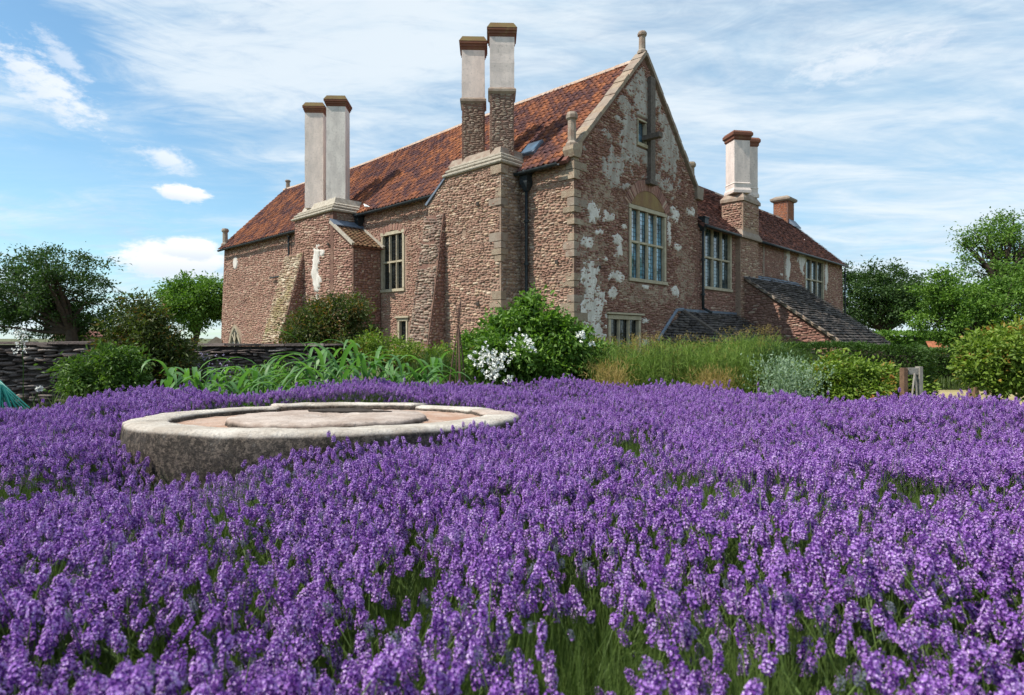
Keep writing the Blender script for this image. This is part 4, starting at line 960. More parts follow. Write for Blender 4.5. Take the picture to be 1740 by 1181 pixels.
# small white bird on the gutter
bp = HM @ Vector((-.42, 11.6, EZ - .2))
bird = empty('bird', 'small white bird perched on the black gutter beside the far chimney stack', 'bird', bp, HROT)
m = MB(); m.tube([(0, -.17, .08), (0, -.1, .10), (0, 0, .12), (0, .09, .15), (0, .14, .2)], [.012, .045, .065, .05, .03], 8); bd = m.build('body', 'bird_white', bird, True)
m = MB(); m.tube([(0, .13, .19), (0, .16, .225), (0, .19, .225), (0, .225, .215)], [.03, .036, .028, .004], 8); m.build('head', 'bird_white', bird, True)
m = MB(); m.tube([(0, -.15, .08), (0, -.27, .05)], [.03, .012], 4); m.build('tail', 'bird_white', bird)
for s_ in (-1, 1):
    m = MB(); m.tube([(s_ * .02, .02, .08), (s_ * .02, .02, .0)], .006, 4); m.build('leg', 'old_timber', bird)

# ================================================================== FOLIAGE
def leaf_geo(C, D, L, Wd, fold=.25, up=None):
    """rhombic leaves folded along the midrib: C base points, D directions."""
    n = len(C); D = D / (np.linalg.norm(D, axis=1)[:, None] + 1e-9)
    rv = rng.normal(size=(n, 3)); rv[:, 2] += .8
    S = np.cross(D, rv); S /= (np.linalg.norm(S, axis=1)[:, None] + 1e-9); N = np.cross(S, D)
    L = np.broadcast_to(L, (n,))[:, None]; Wd = np.broadcast_to(Wd, (n,))[:, None]
    mid = C + D * L * .45
    V = np.stack([C, mid + S * Wd * .5 + N * Wd * fold, C + D * L - N * L * .08, mid - S * Wd * .5 + N * Wd * fold], 1)
    return V
LF = np.array([(0, 1, 2), (0, 2, 3)])
def leaves_obj(name, V, mat, parent, kind='stuff'):
    o = mesh_obj(name, V.reshape(-1, 3), geo_faces(len(V), LF, 4), mat, parent)
    if kind: o['kind'] = kind
    return o
def usph(n):
    v = rng.normal(size=(n, 3)); return v / np.linalg.norm(v, axis=1)[:, None]
def crown_points(blobs, nclump, nleaf, cr, shell=.62, gap=0.0):
    """blobs (x,y,z,rx,ry,rz); clump centres towards the outside of the blobs, leaves scattered round each."""
    B = np.array(blobs, float); vol = (B[:, 3] * B[:, 4] * B[:, 5]) ** .8; p = vol / vol.sum()
    bi = rng.choice(len(B), nclump, p=p); u = usph(nclump); u[:, 2] = u[:, 2] * 1.0 + .12
    r = rng.uniform(shell ** 2, 1.0, nclump) ** .5 * np.where(rng.random(nclump) < .3, rng.uniform(1.0, 1.38, nclump), rng.uniform(.8, 1.08, nclump))
    cc = B[bi, :3] + u * r[:, None] * B[bi, 3:]
    k = max(1, nleaf // nclump)
    off = rng.normal(size=(nclump, k, 3)) * np.array((1, 1, .72)) * (cr * rng.uniform(.5, 1.25, nclump))[:, None, None]
    P = (cc[:, None] + off).reshape(-1, 3); out = (off + u[:, None] * cr * .8).reshape(-1, 3)
    return cc, P, out
def woody(name, label, cat, X, Y, blobs, nclump, nleaf, cr, leaf, mat, trunk=(.2, 2.0), group=None, shell=.6, limbs=14, droop=-.15, tips=0, extra=None, barkm='bark', stems=1):
    root = empty(name, label, cat, (X, Y, 0), 0, group)
    cc, P, out = crown_points(blobs, nclump, nleaf, cr, shell)
    keep = P[:, 2] > .05; P = P[keep]; out = out[keep]; n = len(P)
    D = out / (np.linalg.norm(out, axis=1)[:, None] + 1e-6) * .7 + rng.normal(size=(n, 3)) * .55; D[:, 2] += droop
    V = leaf_geo(P, D, leaf[0] * rng.uniform(.6, 1.25, n), leaf[1] * rng.uniform(.7, 1.2, n))
    leaves_obj('crown', V, mat, root)
    if tips:
        ti = rng.choice(len(cc), min(tips, len(cc)), replace=False); TP = []
    mb = MB(); tr, th = trunk
    base = [Vector((0, 0, 0))]
    tops = []
    for s in range(stems):
        a = 2 * math.pi * s / max(1, stems); o = Vector((math.cos(a), math.sin(a), 0)) * (tr * 1.5 if stems > 1 else 0)
        pts = [o + Vector((0, 0, -.05)), o * 1.2 + Vector((rng.normal() * .05 * th, rng.normal() * .05 * th, th * .5)), o * 1.8 + Vector((rng.normal() * .08 * th, rng.normal() * .08 * th, th))]
        mb.tube(pts, [tr * 1.25, tr, tr * .8], 8); tops.append(pts[-1])
    order = rng.permutation(len(cc))[:limbs]
    for i in order:
        c = Vector(cc[i]); t = min(tops, key=lambda q: (q - c).length); m1 = t.lerp(c, .45) + Vector((0, 0, abs(c.z - t.z) * .1)) + Vector(rng.normal(size=3) * .06 * (c - t).length)
        mb.tube([t - Vector((0, 0, th * .15)), m1, c], [tr * .55, tr * .3, tr * .08], 5)
        for q in range(2):
            j = rng.integers(len(cc)); c2 = Vector(cc[j])
            if (c2 - m1).length < (c - t).length * .9: mb.tube([m1, m1.lerp(c2, .5) + Vector(rng.normal(size=3) * .05), c2], [tr * .25, tr * .14, tr * .04], 4)
    mb.build('trunk' if cat == 'tree' else 'stems', barkm, root)
    return root

# ---- trees
def px_blobs(Y, lst, X0, yd=1.0):
    """lst: (px, py, rx_px, ry_px, dy) -> blobs relative to (X0, Y)"""
    out = []
    for (px, py, rx, ry, dy) in lst:
        w = W(px, py, Y); k = Y / FX; out.append((w.x - X0, dy, w.z, rx * k, rx * k * yd, ry * k))
    return out
Y = 36; X0 = GX(118, Y)
woody('apple_tree', 'dark spreading tree with a ragged crown behind the left garden wall', 'tree', X0, Y,
      px_blobs(Y, [(95, 490, 85, 48, 0), (60, 460, 52, 34, .5), (130, 455, 50, 30, -1), (165, 505, 36, 36, .6), (25, 510, 46, 44, 0), (-10, 470, 40, 36, 0), (100, 528, 70, 30, 1), (78, 436, 26, 20, 0), (-20, 545, 40, 24, 0), (60, 550, 60, 26, 2), (150, 545, 50, 26, 2), (185, 500, 18, 22, 0), (20, 440, 16, 14, 0), (10, 562, 60, 22, 3), (75, 566, 50, 18, 3), (150, 566, 40, 16, 3), (-40, 520, 40, 40, 2)], X0), 340, 26000, .30, (.19, .095), 'leaf_dark', (.33, 1.9), limbs=30, shell=.25)
Y = 46; X0 = GX(332, Y)
woody('round_tree', 'bright green rounded tree between the bronze shrub and the far end of the house', 'tree', X0, Y,
      px_blobs(Y, [(332, 520, 46, 46, 0), (350, 500, 34, 26, 0), (308, 505, 28, 24, 0), (372, 515, 20, 40, 1)], X0), 170, 17000, .36, (.24, .12), 'leaf_bright', (.25, 1.5), limbs=10, shell=.5)
Y = 60; X0 = GX(1500, Y)
woody('field_tree', 'dark green spreading tree just beyond the right end of the house', 'tree', X0, Y,
      px_blobs(Y, [(1498, 495, 62, 34, 0), (1465, 482, 34, 26, 0), (1530, 500, 36, 32, 0), (1448, 515, 22, 34, 0), (1500, 530, 60, 26, 0), (1550, 520, 20, 20, 0), (1440, 474, 13, 14, 0), (1522, 464, 15, 10, 0), (1476, 458, 14, 9, 0), (1566, 500, 10, 10, 0)], X0), 230, 20000, .45, (.30, .15), 'leaf_dark', (.35, 2.2), limbs=26, shell=.4)
Y = 27; X0 = GX(1700, Y)
woody('ash_tree', 'tall airy tree with sky showing through at the right edge', 'tree', X0, Y,
      px_blobs(Y, [(1700, 410, 38, 36, 0), (1665, 415, 26, 30, 0), (1740, 410, 36, 42, 0), (1650, 440, 20, 22, 0), (1695, 460, 50, 30, 0), (1690, 390, 22, 24, 0), (1650, 470, 18, 16, 0), (1725, 480, 40, 26, 0), (1765, 440, 40, 50, 0), (1640, 405, 14, 20, 0), (1712, 375, 18, 16, 0)], X0), 250, 10500, .17, (.135, .062), 'leaf_bright', (.2, 3.2), limbs=44, shell=.25)
Y = 21; X0 = GX(1648, Y)
woody('spreading_tree', 'broad bright green tree with low branches left of the tall airy tree', 'tree', X0, Y,
      px_blobs(Y, [(1640, 515, 54, 32, 0), (1600, 482, 28, 22, 0), (1685, 505, 42, 28, .5), (1610, 540, 46, 36, 0), (1660, 560, 56, 36, .4), (1720, 530, 40, 50, .4), (1578, 500, 18, 20, 0), (1570, 545, 18, 22, 0), (1625, 462, 18, 12, 0), (1760, 500, 40, 60, .5)], X0), 250, 30000, .155, (.11, .058), 'leaf_bright', (.17, 1.1), limbs=30, shell=.35)
# far hedgerow
def hedge(name, label, pts, w, h, n, leaf, mat, group=None, wob=.12):
    root = empty(name, label, 'hedge', (pts[0][0], pts[0][1], 0), 0, group)
    P = np.array(pts, float); seg = np.diff(P, axis=0); ln_ = np.linalg.norm(seg, axis=1); cum = np.concatenate([[0], np.cumsum(ln_)])
    t = rng.uniform(0, cum[-1], n); i = np.clip(np.searchsorted(cum, t) - 1, 0, len(seg) - 1); f = (t - cum[i]) / ln_[i]
    B = P[i] + seg[i] * f[:, None]; nrm = np.stack([-seg[i, 1], seg[i, 0]], 1) / ln_[i][:, None]
    face = rng.random(n); u = rng.uniform(-1, 1, n); zz = rng.uniform(0.02, 1, n)
    lat = np.where(face < .42, -1, np.where(face < .62, 1, u)); z = np.where(face < .62, zz, 1.0)
    nz = fbm(t * 1.3 + lat * .7, z * 3, 1.6, 3) - .5
    lat = lat * (1 + nz * wob * 2) * (1 - .1 * z) + rng.normal(0, .05, n); z = z * h * (1 + (fbm(t, lat, .9, 3) - .5) * wob * 1.6) + rng.normal(0, .025, n)
    end = np.minimum(t, cum[-1] - t) < .0
    X = B + nrm * (lat * w / 2)[:, None]
    C = np.concatenate([X - P[0], z[:, None]], 1)
    D = np.concatenate([nrm * lat[:, None], np.where(face < .62, .25, .9)[:, None]], 1) + rng.normal(size=(n, 3)) * .6
    # end cap
    m = n // 12; e = P[-1] + nrm[0] * 0
    d_ = seg[-1] / ln_[-1]; nn_ = np.array((-d_[1], d_[0])); la = rng.uniform(-1, 1, m); z2 = rng.uniform(0.02, h, m)
    C2 = np.concatenate([P[-1] - P[0] + nn_ * (la * w / 2 * .95)[:, None] + d_ * rng.uniform(-.05, .12, m)[:, None], z2[:, None]], 1)
    D2 = np.concatenate([np.tile(d_, (m, 1)), np.full((m, 1), .2)], 1) + rng.normal(size=(m, 3)) * .6
    C = np.concatenate([C, C2]); D = np.concatenate([D, D2]); k = len(C)
    leaves_obj('foliage', leaf_geo(C, D, leaf[0] * rng.uniform(.6, 1.3, k), leaf[1] * rng.uniform(.7, 1.2, k)), mat, root)
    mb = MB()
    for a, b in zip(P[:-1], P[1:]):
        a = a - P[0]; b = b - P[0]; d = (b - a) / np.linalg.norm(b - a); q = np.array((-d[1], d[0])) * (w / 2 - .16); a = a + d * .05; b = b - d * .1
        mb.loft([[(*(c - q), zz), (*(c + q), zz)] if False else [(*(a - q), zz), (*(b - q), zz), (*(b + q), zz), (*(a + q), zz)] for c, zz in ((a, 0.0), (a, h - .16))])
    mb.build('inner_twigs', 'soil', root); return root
hedge('field_hedge', 'low bright hedge in the distance under the dark tree', [(GX(1480, 44), 44), (GX(1600, 46), 46), (GX(1900, 50), 50)], 2.5, 1.55, 9000, (.3, .16), 'leaf_bright')
hedge('clipped_hedge', 'long clipped green hedge in front of the lean-to, ending beside the wooden gate', [(GX(1180, 15.5), 15.5), (GX(1380, 13.4), 13.4), (GX(1568, 11.8), 11.8)], 1.0, 1.07, 26000, (.055, .032), 'leaf_hedge')
hedge('low_hedge', 'second hedge behind the dry lawn under the spreading tree', [(GX(1560, 16.2), 16.2), (GX(1640, 15.6), 15.6), (GX(1800, 15.2), 15.2)], 1.3, .92, 12000, (.08, .045), 'leaf_hedge')

# ---- tiny tiled shed roof under the spreading tree
shed = empty('garden_shed', 'corner of a small orange tiled roof showing through the branches on the right', 'shed', (GX(1604, 24), 24, 0), R(-20))
m = MB(); m.box(-.55, .55, -.6, .6, 0, .72); m.build('shed_wall', 'grey_timber', shed)
k = 0
for r_ in range(6):
    for c_ in range(7):
        m = MB(); m.loft([[(x, -.75 + r_ * .13 + dy, .66 + r_ * .075 + dz) for x, dy, dz in ((-.6 + c_ * .172, 0, 0), (-.6 + c_ * .172 + .164, 0, 0), (-.6 + c_ * .172 + .164, .14, .08), (-.6 + c_ * .172, .14, .08))], [(x, -.75 + r_ * .13 + dy, .685 + r_ * .075 + dz) for x, dy, dz in ((-.6 + c_ * .172, 0, 0), (-.6 + c_ * .172 + .164, 0, 0), (-.6 + c_ * .172 + .164, .14, .08), (-.6 + c_ * .172, .14, .08))]])
        m.build('roof_tile', 'orange_brick', shed)
# ---- brown outbuilding far left
ob = empty('brown_outbuilding', 'low brown roofed building far behind the left garden wall', 'building', (GX(170, 62), 62, 0), R(6))
m = MB(); m.box(-3.2, 3.2, -2, 2, 0, 1.5); m.build('wall', 'mortar_red', ob)
m = MB(); m.loft([[(-3.4, -2.2, 1.45), (-3.4, 0, 2.1), (-3.4, 2.2, 1.45)], [(3.4, -2.2, 1.45), (3.4, 0, 2.1), (3.4, 2.2, 1.45)]]); m.build('roof', 'plain_tile', ob)

# ---- shrubs
def shrub(label, px, Y, lst, ncl, nl, cr, leaf, mat, cat='shrub', name='shrub', stems=5, tr=.03, th=.4, shell=.4, droop=-.1, limbs=14, group=None):
    X0 = GX(px, Y); return woody(name, label, cat, X0, Y, px_blobs(Y, lst, X0), ncl, nl, cr, leaf, mat, (tr, th), group, shell, limbs, droop, stems=stems)
shrub('tall bronze green shrub in front of the left garden wall', 245, 10.2, [(250, 580, 46, 48, 0), (230, 540, 28, 26, 0), (262, 535, 30, 26, 0), (275, 600, 40, 46, 0), (215, 600, 40, 44, 0), (300, 610, 30, 40, 0), (240, 510, 20, 18, 0), (250, 650, 60, 30, 0)], 210, 15000, .10, (.085, .03), 'leaf_bronze')
shrub('low green shrub at the foot of the tall bronze shrub', 165, 8.6, [(165, 640, 48, 34, 0), (195, 630, 36, 34, 0), (140, 655, 30, 28, 0), (215, 650, 30, 26, 0)], 110, 8000, .09, (.08, .03), 'leaf_mid', name='low_shrub')
shrub('dark bronze tipped shrub in front of the far chimney stack', 560, 14.5, [(560, 560, 60, 44, 0), (590, 530, 36, 24, 0), (530, 575, 42, 36, 0), (605, 565, 34, 34, 0), (550, 528, 26, 18, 0), (500, 590, 28, 24, 0), (570, 600, 66, 26, 0)], 230, 17000, .13, (.10, .038), 'leaf_bronze')
shrub('loose light green bush between the dark shrub and the cane wigwam', 660, 12.5, [(650, 600, 30, 26, 0), (690, 612, 40, 24, 0), (735, 615, 34, 24, 0), (630, 585, 22, 18, 0), (700, 600, 22, 18, 0), (760, 620, 26, 28, 0)], 140, 9000, .10, (.075, .03), 'leaf_lime', name='bush')
shrub('leafy bush left of the white flowering bush', 815, 12.2, [(812, 590, 26, 24, 0), (835, 575, 20, 16, 0), (800, 620, 28, 26, 0)], 60, 4500, .10, (.09, .045), 'leaf_bright', name='bush')
wb = shrub('large white flowering bush in front of the near corner of the house', 900, 11.0, [(905, 560, 42, 30, 0), (905, 528, 16, 20, 0), (870, 560, 34, 26, 0), (940, 560, 38, 28, 0), (975, 590, 40, 34, 0), (880, 610, 66, 36, -.3), (930, 620, 60, 34, 0), (850, 600, 30, 26, -.2), (1000, 600, 26, 24, 0), (840, 630, 40, 24, -.3), (900, 511, 10, 12, 0)], 300, 20000, .11, (.11, .055), 'leaf_bright', name='flowering_bush')
shrub('lime green bush with red tips in front of the clipped hedge', 1440, 10.2, [(1440, 640, 62, 28, 0), (1400, 645, 44, 28, 0), (1485, 645, 44, 28, 0), (1440, 665, 82, 26, 0), (1515, 660, 24, 24, 0), (1372, 660, 24, 22, 0)], 190, 13000, .10, (.085, .042), 'leaf_lime', name='bush')
shrub('large rounded lime green bush with red tips at the right edge', 1700, 9.6, [(1705, 620, 52, 42, 0), (1680, 610, 36, 34, 0), (1740, 600, 44, 40, 0), (1680, 640, 38, 26, 0), (1750, 640, 44, 36, 0), (1700, 590, 28, 22, 0)], 200, 14000, .10, (.09, .045), 'leaf_lime', name='bush', th=.5)
shrub('dusky low bush at the back of the bed beside the feathery plants', 1010, 11.5, [(1005, 620, 24, 22, 0), (1015, 600, 14, 12, 0), (985, 635, 30, 18, 0)], 50, 3500, .09, (.08, .03), 'leaf_dark', name='bush')
# white blossoms of the flowering bush
def blossoms(parent, pts, r, n=5, name='blossoms', mat='white_petal'):
    C = []; D = []
    for p in pts:
        nrm = np.array((rng.normal() * .5, -1 + rng.normal() * .3, rng.uniform(-.1, .9))); nrm /= np.linalg.norm(nrm)
        a = np.cross(nrm, (0.1, .2, 1)); a /= np.linalg.norm(a); b = np.cross(nrm, a)
        for k_ in range(n):
            t = 2 * math.pi * k_ / n + rng.random() * .3; C.append(p); D.append(a * math.cos(t) + b * math.sin(t) + nrm * .25)
    C = np.array(C); D = np.array(D); k_ = len(C)
    V = leaf_geo(C, D, r * rng.uniform(.8, 1.1, k_), r * .8 * rng.uniform(.8, 1.1, k_), .1); leaves_obj(name, V, mat, parent)
pts = []
for (px, py, s_, n_, Y_) in ((825, 605, 16, 46, 10.2), (850, 612, 14, 34, 10.15), (842, 628, 12, 26, 10.1), (812, 618, 8, 12, 10.2), (866, 582, 8, 14, 10.4), (902, 592, 9, 26, 10.3), (895, 580, 6, 10, 10.3), (872, 600, 10, 12, 10.3), (835, 640, 12, 14, 10.1), (865, 645, 8, 8, 10.1), (985, 570, 8, 14, 10.6), (880, 570, 10, 6, 10.4), (798, 606, 4, 8, 10.3), (1005, 585, 6, 7, 10.6)):
    for _ in range(n_):
        w = W(px + rng.normal() * s_ * .6, py + rng.normal() * s_ * .5, Y_ + rng.normal() * .07 - .15); pts.append(np.array((w.x - wb.location.x, w.y - wb.location.y, w.z)))
blossoms(wb, pts, .040)
# lilac flowers by the wall
lf = empty('lilac_flower_clump', 'clump of pale lilac flowers against the dark dry stone wall', 'flowers', (GX(355, 10.6), 10.6, 0))
pts = [np.array((rng.normal() * .22, rng.normal() * .12, rng.uniform(.25, 1.0))) for _ in range(130)]
mb = MB()
for p in pts[::2]: mb.tube([(p[0] * .4, p[1] * .4 + .05, 0), (p[0] * .8, p[1] + .02, p[2] * .6), (p[0], p[1], p[2])], .004, 3)
mb.build('stems', 'leaf_hedge', lf); blossoms(lf, pts, .022, mat='lilac_petal')
# white climbing spray on the wall top
cs = empty('white_flower_spray', 'upright spray of white flowers hanging over the top of the left garden wall', 'flowers', (GX(35, 10.2), 10.2, 0))
pts = [np.array((rng.normal() * .05, rng.normal() * .05, 1.0 + rng.uniform(0, .42))) for _ in range(90)]
mb = MB(); mb.tube([(0, .05, 0), (.03, .02, .8), (0, 0, 1.45)], .01, 4); mb.build('stems', 'leaf_hedge', cs); blossoms(cs, pts, .022)

# ---- feathery fennel and grasses
def feather(label, px, Y, wpx, htop, n, mat, base='fennel_clump', wisps=40, cat='plant', col2=None, z0=0.15, fine=.006, ln_=.11):
    X0 = GX(px, Y); root = empty(base, label, cat, (X0, Y, 0)); w = wpx * Y / FX
    m = max(20, n // 130); bx = rng.uniform(-w / 2, w / 2, m); by = rng.normal(0, .25, m)
    top = htop * (1 - .35 * (np.abs(bx) / (w / 2)) ** 3) * rng.uniform(.84, 1.06, m)
    lean = rng.normal(0, .12, (m, 2))
    k = 130; f = rng.uniform(z0, 1.0, (m, k)); sp = .05 + .10 * f
    C = np.stack([bx[:, None] + lean[:, :1] * f + rng.normal(size=(m, k)) * sp, by[:, None] + lean[:, 1:] * f + rng.normal(size=(m, k)) * sp, top[:, None] * f + rng.normal(size=(m, k)) * .03], -1).reshape(-1, 3)
    q = len(C); D = rng.normal(size=(q, 3)) * .6; D[:, 2] += .75
    leaves_obj('foliage', leaf_geo(C, D, ln_ * rng.uniform(.5, 1.4, q), fine * rng.uniform(.7, 1.5, q), 0), mat, root)
    mb = MB()
    for i in range(0, m): mb.tube([(bx[i], by[i], 0), (bx[i] + lean[i, 0] * .5, by[i] + lean[i, 1] * .5, top[i] * .55), (bx[i] + lean[i, 0], by[i] + lean[i, 1], top[i] * 1.0)], [.008, .006, .003], 3)
    mb.build('stems', mat, root)
    if wisps:
        C = []; 
        for i in range(wisps):
            x = rng.uniform(-w / 2, w / 2); t = htop * rng.uniform(.98, 1.2)
            for _ in range(26):
                a = rng.uniform(0, 2 * math.pi); r = rng.uniform(0, .09); C.append((x + r * math.cos(a) + rng.normal() * .02, rng.normal() * .1, t - r * .7 - rng.uniform(0, .12)))
        C = np.array(C); q = len(C); D = rng.normal(size=(q, 3)); D[:, 2] += .7
        leaves_obj('seed_heads', leaf_geo(C, D, .05, .007, 0), 'leaf_gold', root)
    return root
feather('golden feathery clump at the left end of the feathery plants', 1055, 10.6, 90, 1.12, 10000, 'leaf_fennel', wisps=26)
feather('yellow green feathery clump under the low gable window', 1130, 11.0, 120, 1.16, 14000, 'leaf_fennel', wisps=24)
feather('soft green feathery clump in the middle of the feathery plants', 1215, 11.2, 100, 1.12, 12000, 'leaf_fennel', wisps=14)
feather('tall feathery clump with brown seed heads in front of the lean-to', 1275, 11.6, 110, 1.28, 13000, 'leaf_fennel', wisps=30)
feather('green feathery clump right before the silver plant', 1320, 11.0, 90, 1.10, 9000, 'leaf_hedge', wisps=0)
feather('tawny ornamental grass tuft amid the feathery plants', 1218, 9.9, 26, .74, 1600, 'leaf_gold', base='grass_tuft', wisps=0, cat='grass')
feather('tawny ornamental grass tuft between the bush and the feathery plants', 1035, 9.8, 28, .90, 1700, 'leaf_gold', base='grass_tuft', wisps=0, cat='grass')
feather('dusky feathery growth behind the maize and the wigwam', 745, 11.6, 120, .95, 6000, 'leaf_hedge', wisps=6)
feather('pale silver leaved plant between the feathery plants and the lime bush', 1330, 9.6, 52, .98, 3800, 'leaf_silver', base='silver_plant', wisps=0, fine=.02, ln_=.055)
feather('yellow green flowering herb clump behind the maize', 455, 9.6, 95, .82, 5200, 'leaf_bright', base='herb_clump', wisps=0, fine=.02, ln_=.05)
# iris-like blades between
def blades(name, label, px, Y, wpx, h, n, mat, width=.018):
    X0 = GX(px, Y); root = empty(name, label, 'plant', (X0, Y, 0)); w = wpx * Y / FX
    V = []; F = []
    for i in range(n):
        x = rng.uniform(-w / 2, w / 2); y = rng.normal() * .12; a = rng.uniform(0, 2 * math.pi); l = h * rng.uniform(.7, 1.15); ln = rng.uniform(.1, .7); b = len(V)
        for k_ in range(5):
            t = k_ / 4; ww = width * (1 - t) ** .6 * .5 + .0008; cx = x + math.cos(a) * ln * l * t * t; cy = y + math.sin(a) * ln * l * t * t; cz = l * (t - .35 * ln * t * t)
            px_, py_ = -math.sin(a) * ww, math.cos(a) * ww; V += [(cx - px_, cy - py_, cz), (cx + px_, cy + py_, cz)]
        F += [(b + 2 * k_, b + 2 * k_ + 1, b + 2 * k_ + 3, b + 2 * k_ + 2) for k_ in range(4)]
    o = mesh_obj('blades', V, np.array(F), mat, root); o['kind'] = 'stuff'; return root
blades('strap_leaf_clump', 'row of green strap leaves along the back edge of the lavender', 1110, 9.0, 230, .60, 420, 'leaf_hedge')
blades('strap_leaf_clump', 'tuft of thin pale leaves at the foot of the low shrub on the left', 112, 7.7, 60, .62, 120, 'grass_blade')
blades('tall_grass', 'rough grass at the foot of the second hedge behind the lawn', 1640, 14.9, 260, .35, 900, 'grass_blade', .015)
blades('strap_leaf_clump', 'green leaves at the back edge of the lavender below the white flowers', 900, 9.3, 220, .62, 420, 'leaf_mid')
# ---- maize
def maize(x, y, h, label, seed):
    r = np.random.default_rng(seed); root = empty('maize_plant', label, 'plant', (x, y, 0), r.uniform(0, 6.28), None if 'tall' in label else 'young maize plants behind the millstone')
    m = MB(); m.tube([(0, 0, 0), (.01, 0, h * .4), (0, .01, h * .72)], [.016, .013, .006], 6); m.build('stalk', 'leaf_maize', root)
    nl = 11
    for i in range(nl):
        a = (i % 2) * math.pi + r.normal() * .45; z0 = h * (.12 + .6 * i / nl); L = h * r.uniform(.5, .72); el = r.uniform(.75, 1.25); wd = r.uniform(.045, .072); V = []; p = np.array((0, 0, z0)); n_ = 8; ben = r.uniform(1.2, 2.5)
        for k_ in range(n_ + 1):
            t = k_ / n_; ang = el - ben * t ** 1.6
            if k_: p = p + np.array((math.cos(a) * math.cos(ang), math.sin(a) * math.cos(ang), math.sin(ang))) * L / n_
            w_ = wd * (math.sin(math.pi * min(1, t * .8 + .2)) ** .7) * .5 + .001; s_ = np.array((-math.sin(a), math.cos(a), 0)) * w_; up_ = np.array((0, 0, w_ * .35)) + np.array((0, 0, .006 * math.sin(t * 14 + i)))
            V += [p - s_ + up_, p, p + s_ + up_]
        F = [(3 * k_ + j, 3 * k_ + j + 1, 3 * k_ + j + 4, 3 * k_ + j + 3) for k_ in range(n_) for j in (0, 1)]
        mesh_obj('leaf', V, np.array(F), 'leaf_maize', root, True)
i = 0
maize(GX(287, 7.9), 7.9, 1.12, 'tall lone maize plant standing at the left end of the maize patch', 5)
for px in np.linspace(318, 738, 30):
    Y_ = rng.uniform(7.8, 9.0); hh = (1.0 if px < 520 else 1.3 if px < 660 else 1.1) * rng.uniform(.85, 1.12)
    maize(GX(px, Y_), Y_, hh, 'young maize plant with arching leaves in the row behind the millstone', 100 + i); i += 1

# ---- cane wigwam
cw = empty('cane_wigwam', 'rough wigwam of brown canes tied together beside the white flowering bush', 'plant support', (GX(779, 10.4), 10.4, 0))
for k_, (dx, dy, tx, tz) in enumerate(((-.22, 0, .05, 1.93), (.06, -.14, .0, 1.82), (.16, .1, -.05, 1.85), (-.08, .2, .06, 1.75), (.02, .0, .03, 1.9))):
    m = MB(); m.tube([(dx, dy, 0), (dx * .45, dy * .5, .9), (0, 0, 1.5), (tx, -dy * .2, tz)], [.012, .011, .010, .006], 5); m.build('cane', 'cane', cw)
m = MB(); m.tube([(.035 * math.cos(t), .035 * math.sin(t), 1.45 + t * .008) for t in np.linspace(0, 18, 40)], .006, 4); m.build('tie', 'brown_timber', cw)

# ---- hose heap and white flower at left
hz = empty('hose_heap', 'bundle of teal garden hose strands hanging down at the left edge', 'garden hose', (GX(5, 6.4), 6.4, 0))
for k_ in range(9):
    x1 = rng.uniform(.0, .3); m = MB(); m.tube([(-.12, .02, .88), (-.02 + x1 * .12, 0, .75), (x1 * .55, rng.normal() * .03, .5), (x1, rng.normal() * .05, .2), (x1 * 1.1, 0, .0)], .010, 6); m.build('hose', 'teal_hose', hz, True)
for k_ in range(3):
    m = MB(); m.tube([(-.1, 0, .86), (.12, 0, .66 - k_ * .03), (.3, 0, .50 - k_ * .04), (.42 + k_ * .04, 0, .40 - k_ * .08)], .008, 6); m.build('hose', 'teal_hose', hz, True)
m = MB(); m.tube([(-.12, .03, 0), (-.12, .03, .95)], .02, 6); m.build('support_stake', 'grey_timber', hz)
wf = empty('white_seed_head', 'single round white flower head on a leaning green stem at the left', 'flower', (GX(30, 6.3), 6.3, 0))
p = W(67, 661, 6.3); p = (p.x - wf.location.x, 0, p.z)
m = MB(); m.tube([(0, 0, .2), (p[0] * .4, 0, .45), p], .006, 5); m.build('stem', 'leaf_hedge', wf)
q = 60; u = usph(q); V = leaf_geo(np.array(p) + u * .004, u, .036, .022, .1); leaves_obj('petals', V, 'white_petal', wf, None)

# ---- dry stone garden wall
def dry_wall(label, x0, y0, x1, y1, h, limit, ledge):
    d = Vector((x1 - x0, y1 - y0, 0)); l = d.length; a = math.atan2(d.y, d.x); root = empty('garden_wall', label, 'wall', (x0, y0, 0), a)
    m = MB(); m.box(0, l, 0.04, .42, 0, h - .06); m.build('wall_core', 'mortar_dark', root)
    mm = Masonry(); Lw = rubble_layout(l, h - .05, lambda s, t: 0 < s < l and .02 < t < h - .06, (.045, .085), (.12, .42))
    lo = Lw[Lw[:, 1] < h - ledge]; hi = Lw[Lw[:, 1] >= h - ledge]
    mm.add('slab_grey', stones_geo(lo, (0, 0.02, 0), Xv, Zv, -Yv, (.02, .07), .01)); mm.add('slab_grey', stones_geo(hi, (0, -.05 + .03, 0), Xv, Zv, -Yv, (.03, .1), .01))
    Mw = Matrix.Translation((x0, y0, 0)) @ Matrix.Rotation(a, 4, 'Z'); 
    sc = [g for g in mm.g['slab_grey']]; mm.build(root, limit, 'stone', 'dry_stones', Mw)
    x = 0
    while x < l:
        w_ = rng.uniform(.3, .7); m = MB(); t_ = rng.uniform(.035, .06); zz = h - .06 + rng.uniform(0, .02); o1, o2 = rng.uniform(.05, .12), rng.uniform(.02, .06)
        m.loft([[(x + .008, -o1, zz), (x + w_ - .008, -o1 + rng.normal() * .02, zz), (x + w_ - .008, .45 + o2, zz), (x + .008, .45 + o2, zz)], [(x + .02, -o1 + .02, zz + t_), (x + w_ - .02, -o1 + .02, zz + t_ + rng.normal() * .006), (x + w_ - .02, .45, zz + t_), (x + .02, .45, zz + t_)]])
        m.build('cap_stone', 'slab_grey', root); x += w_
    return root
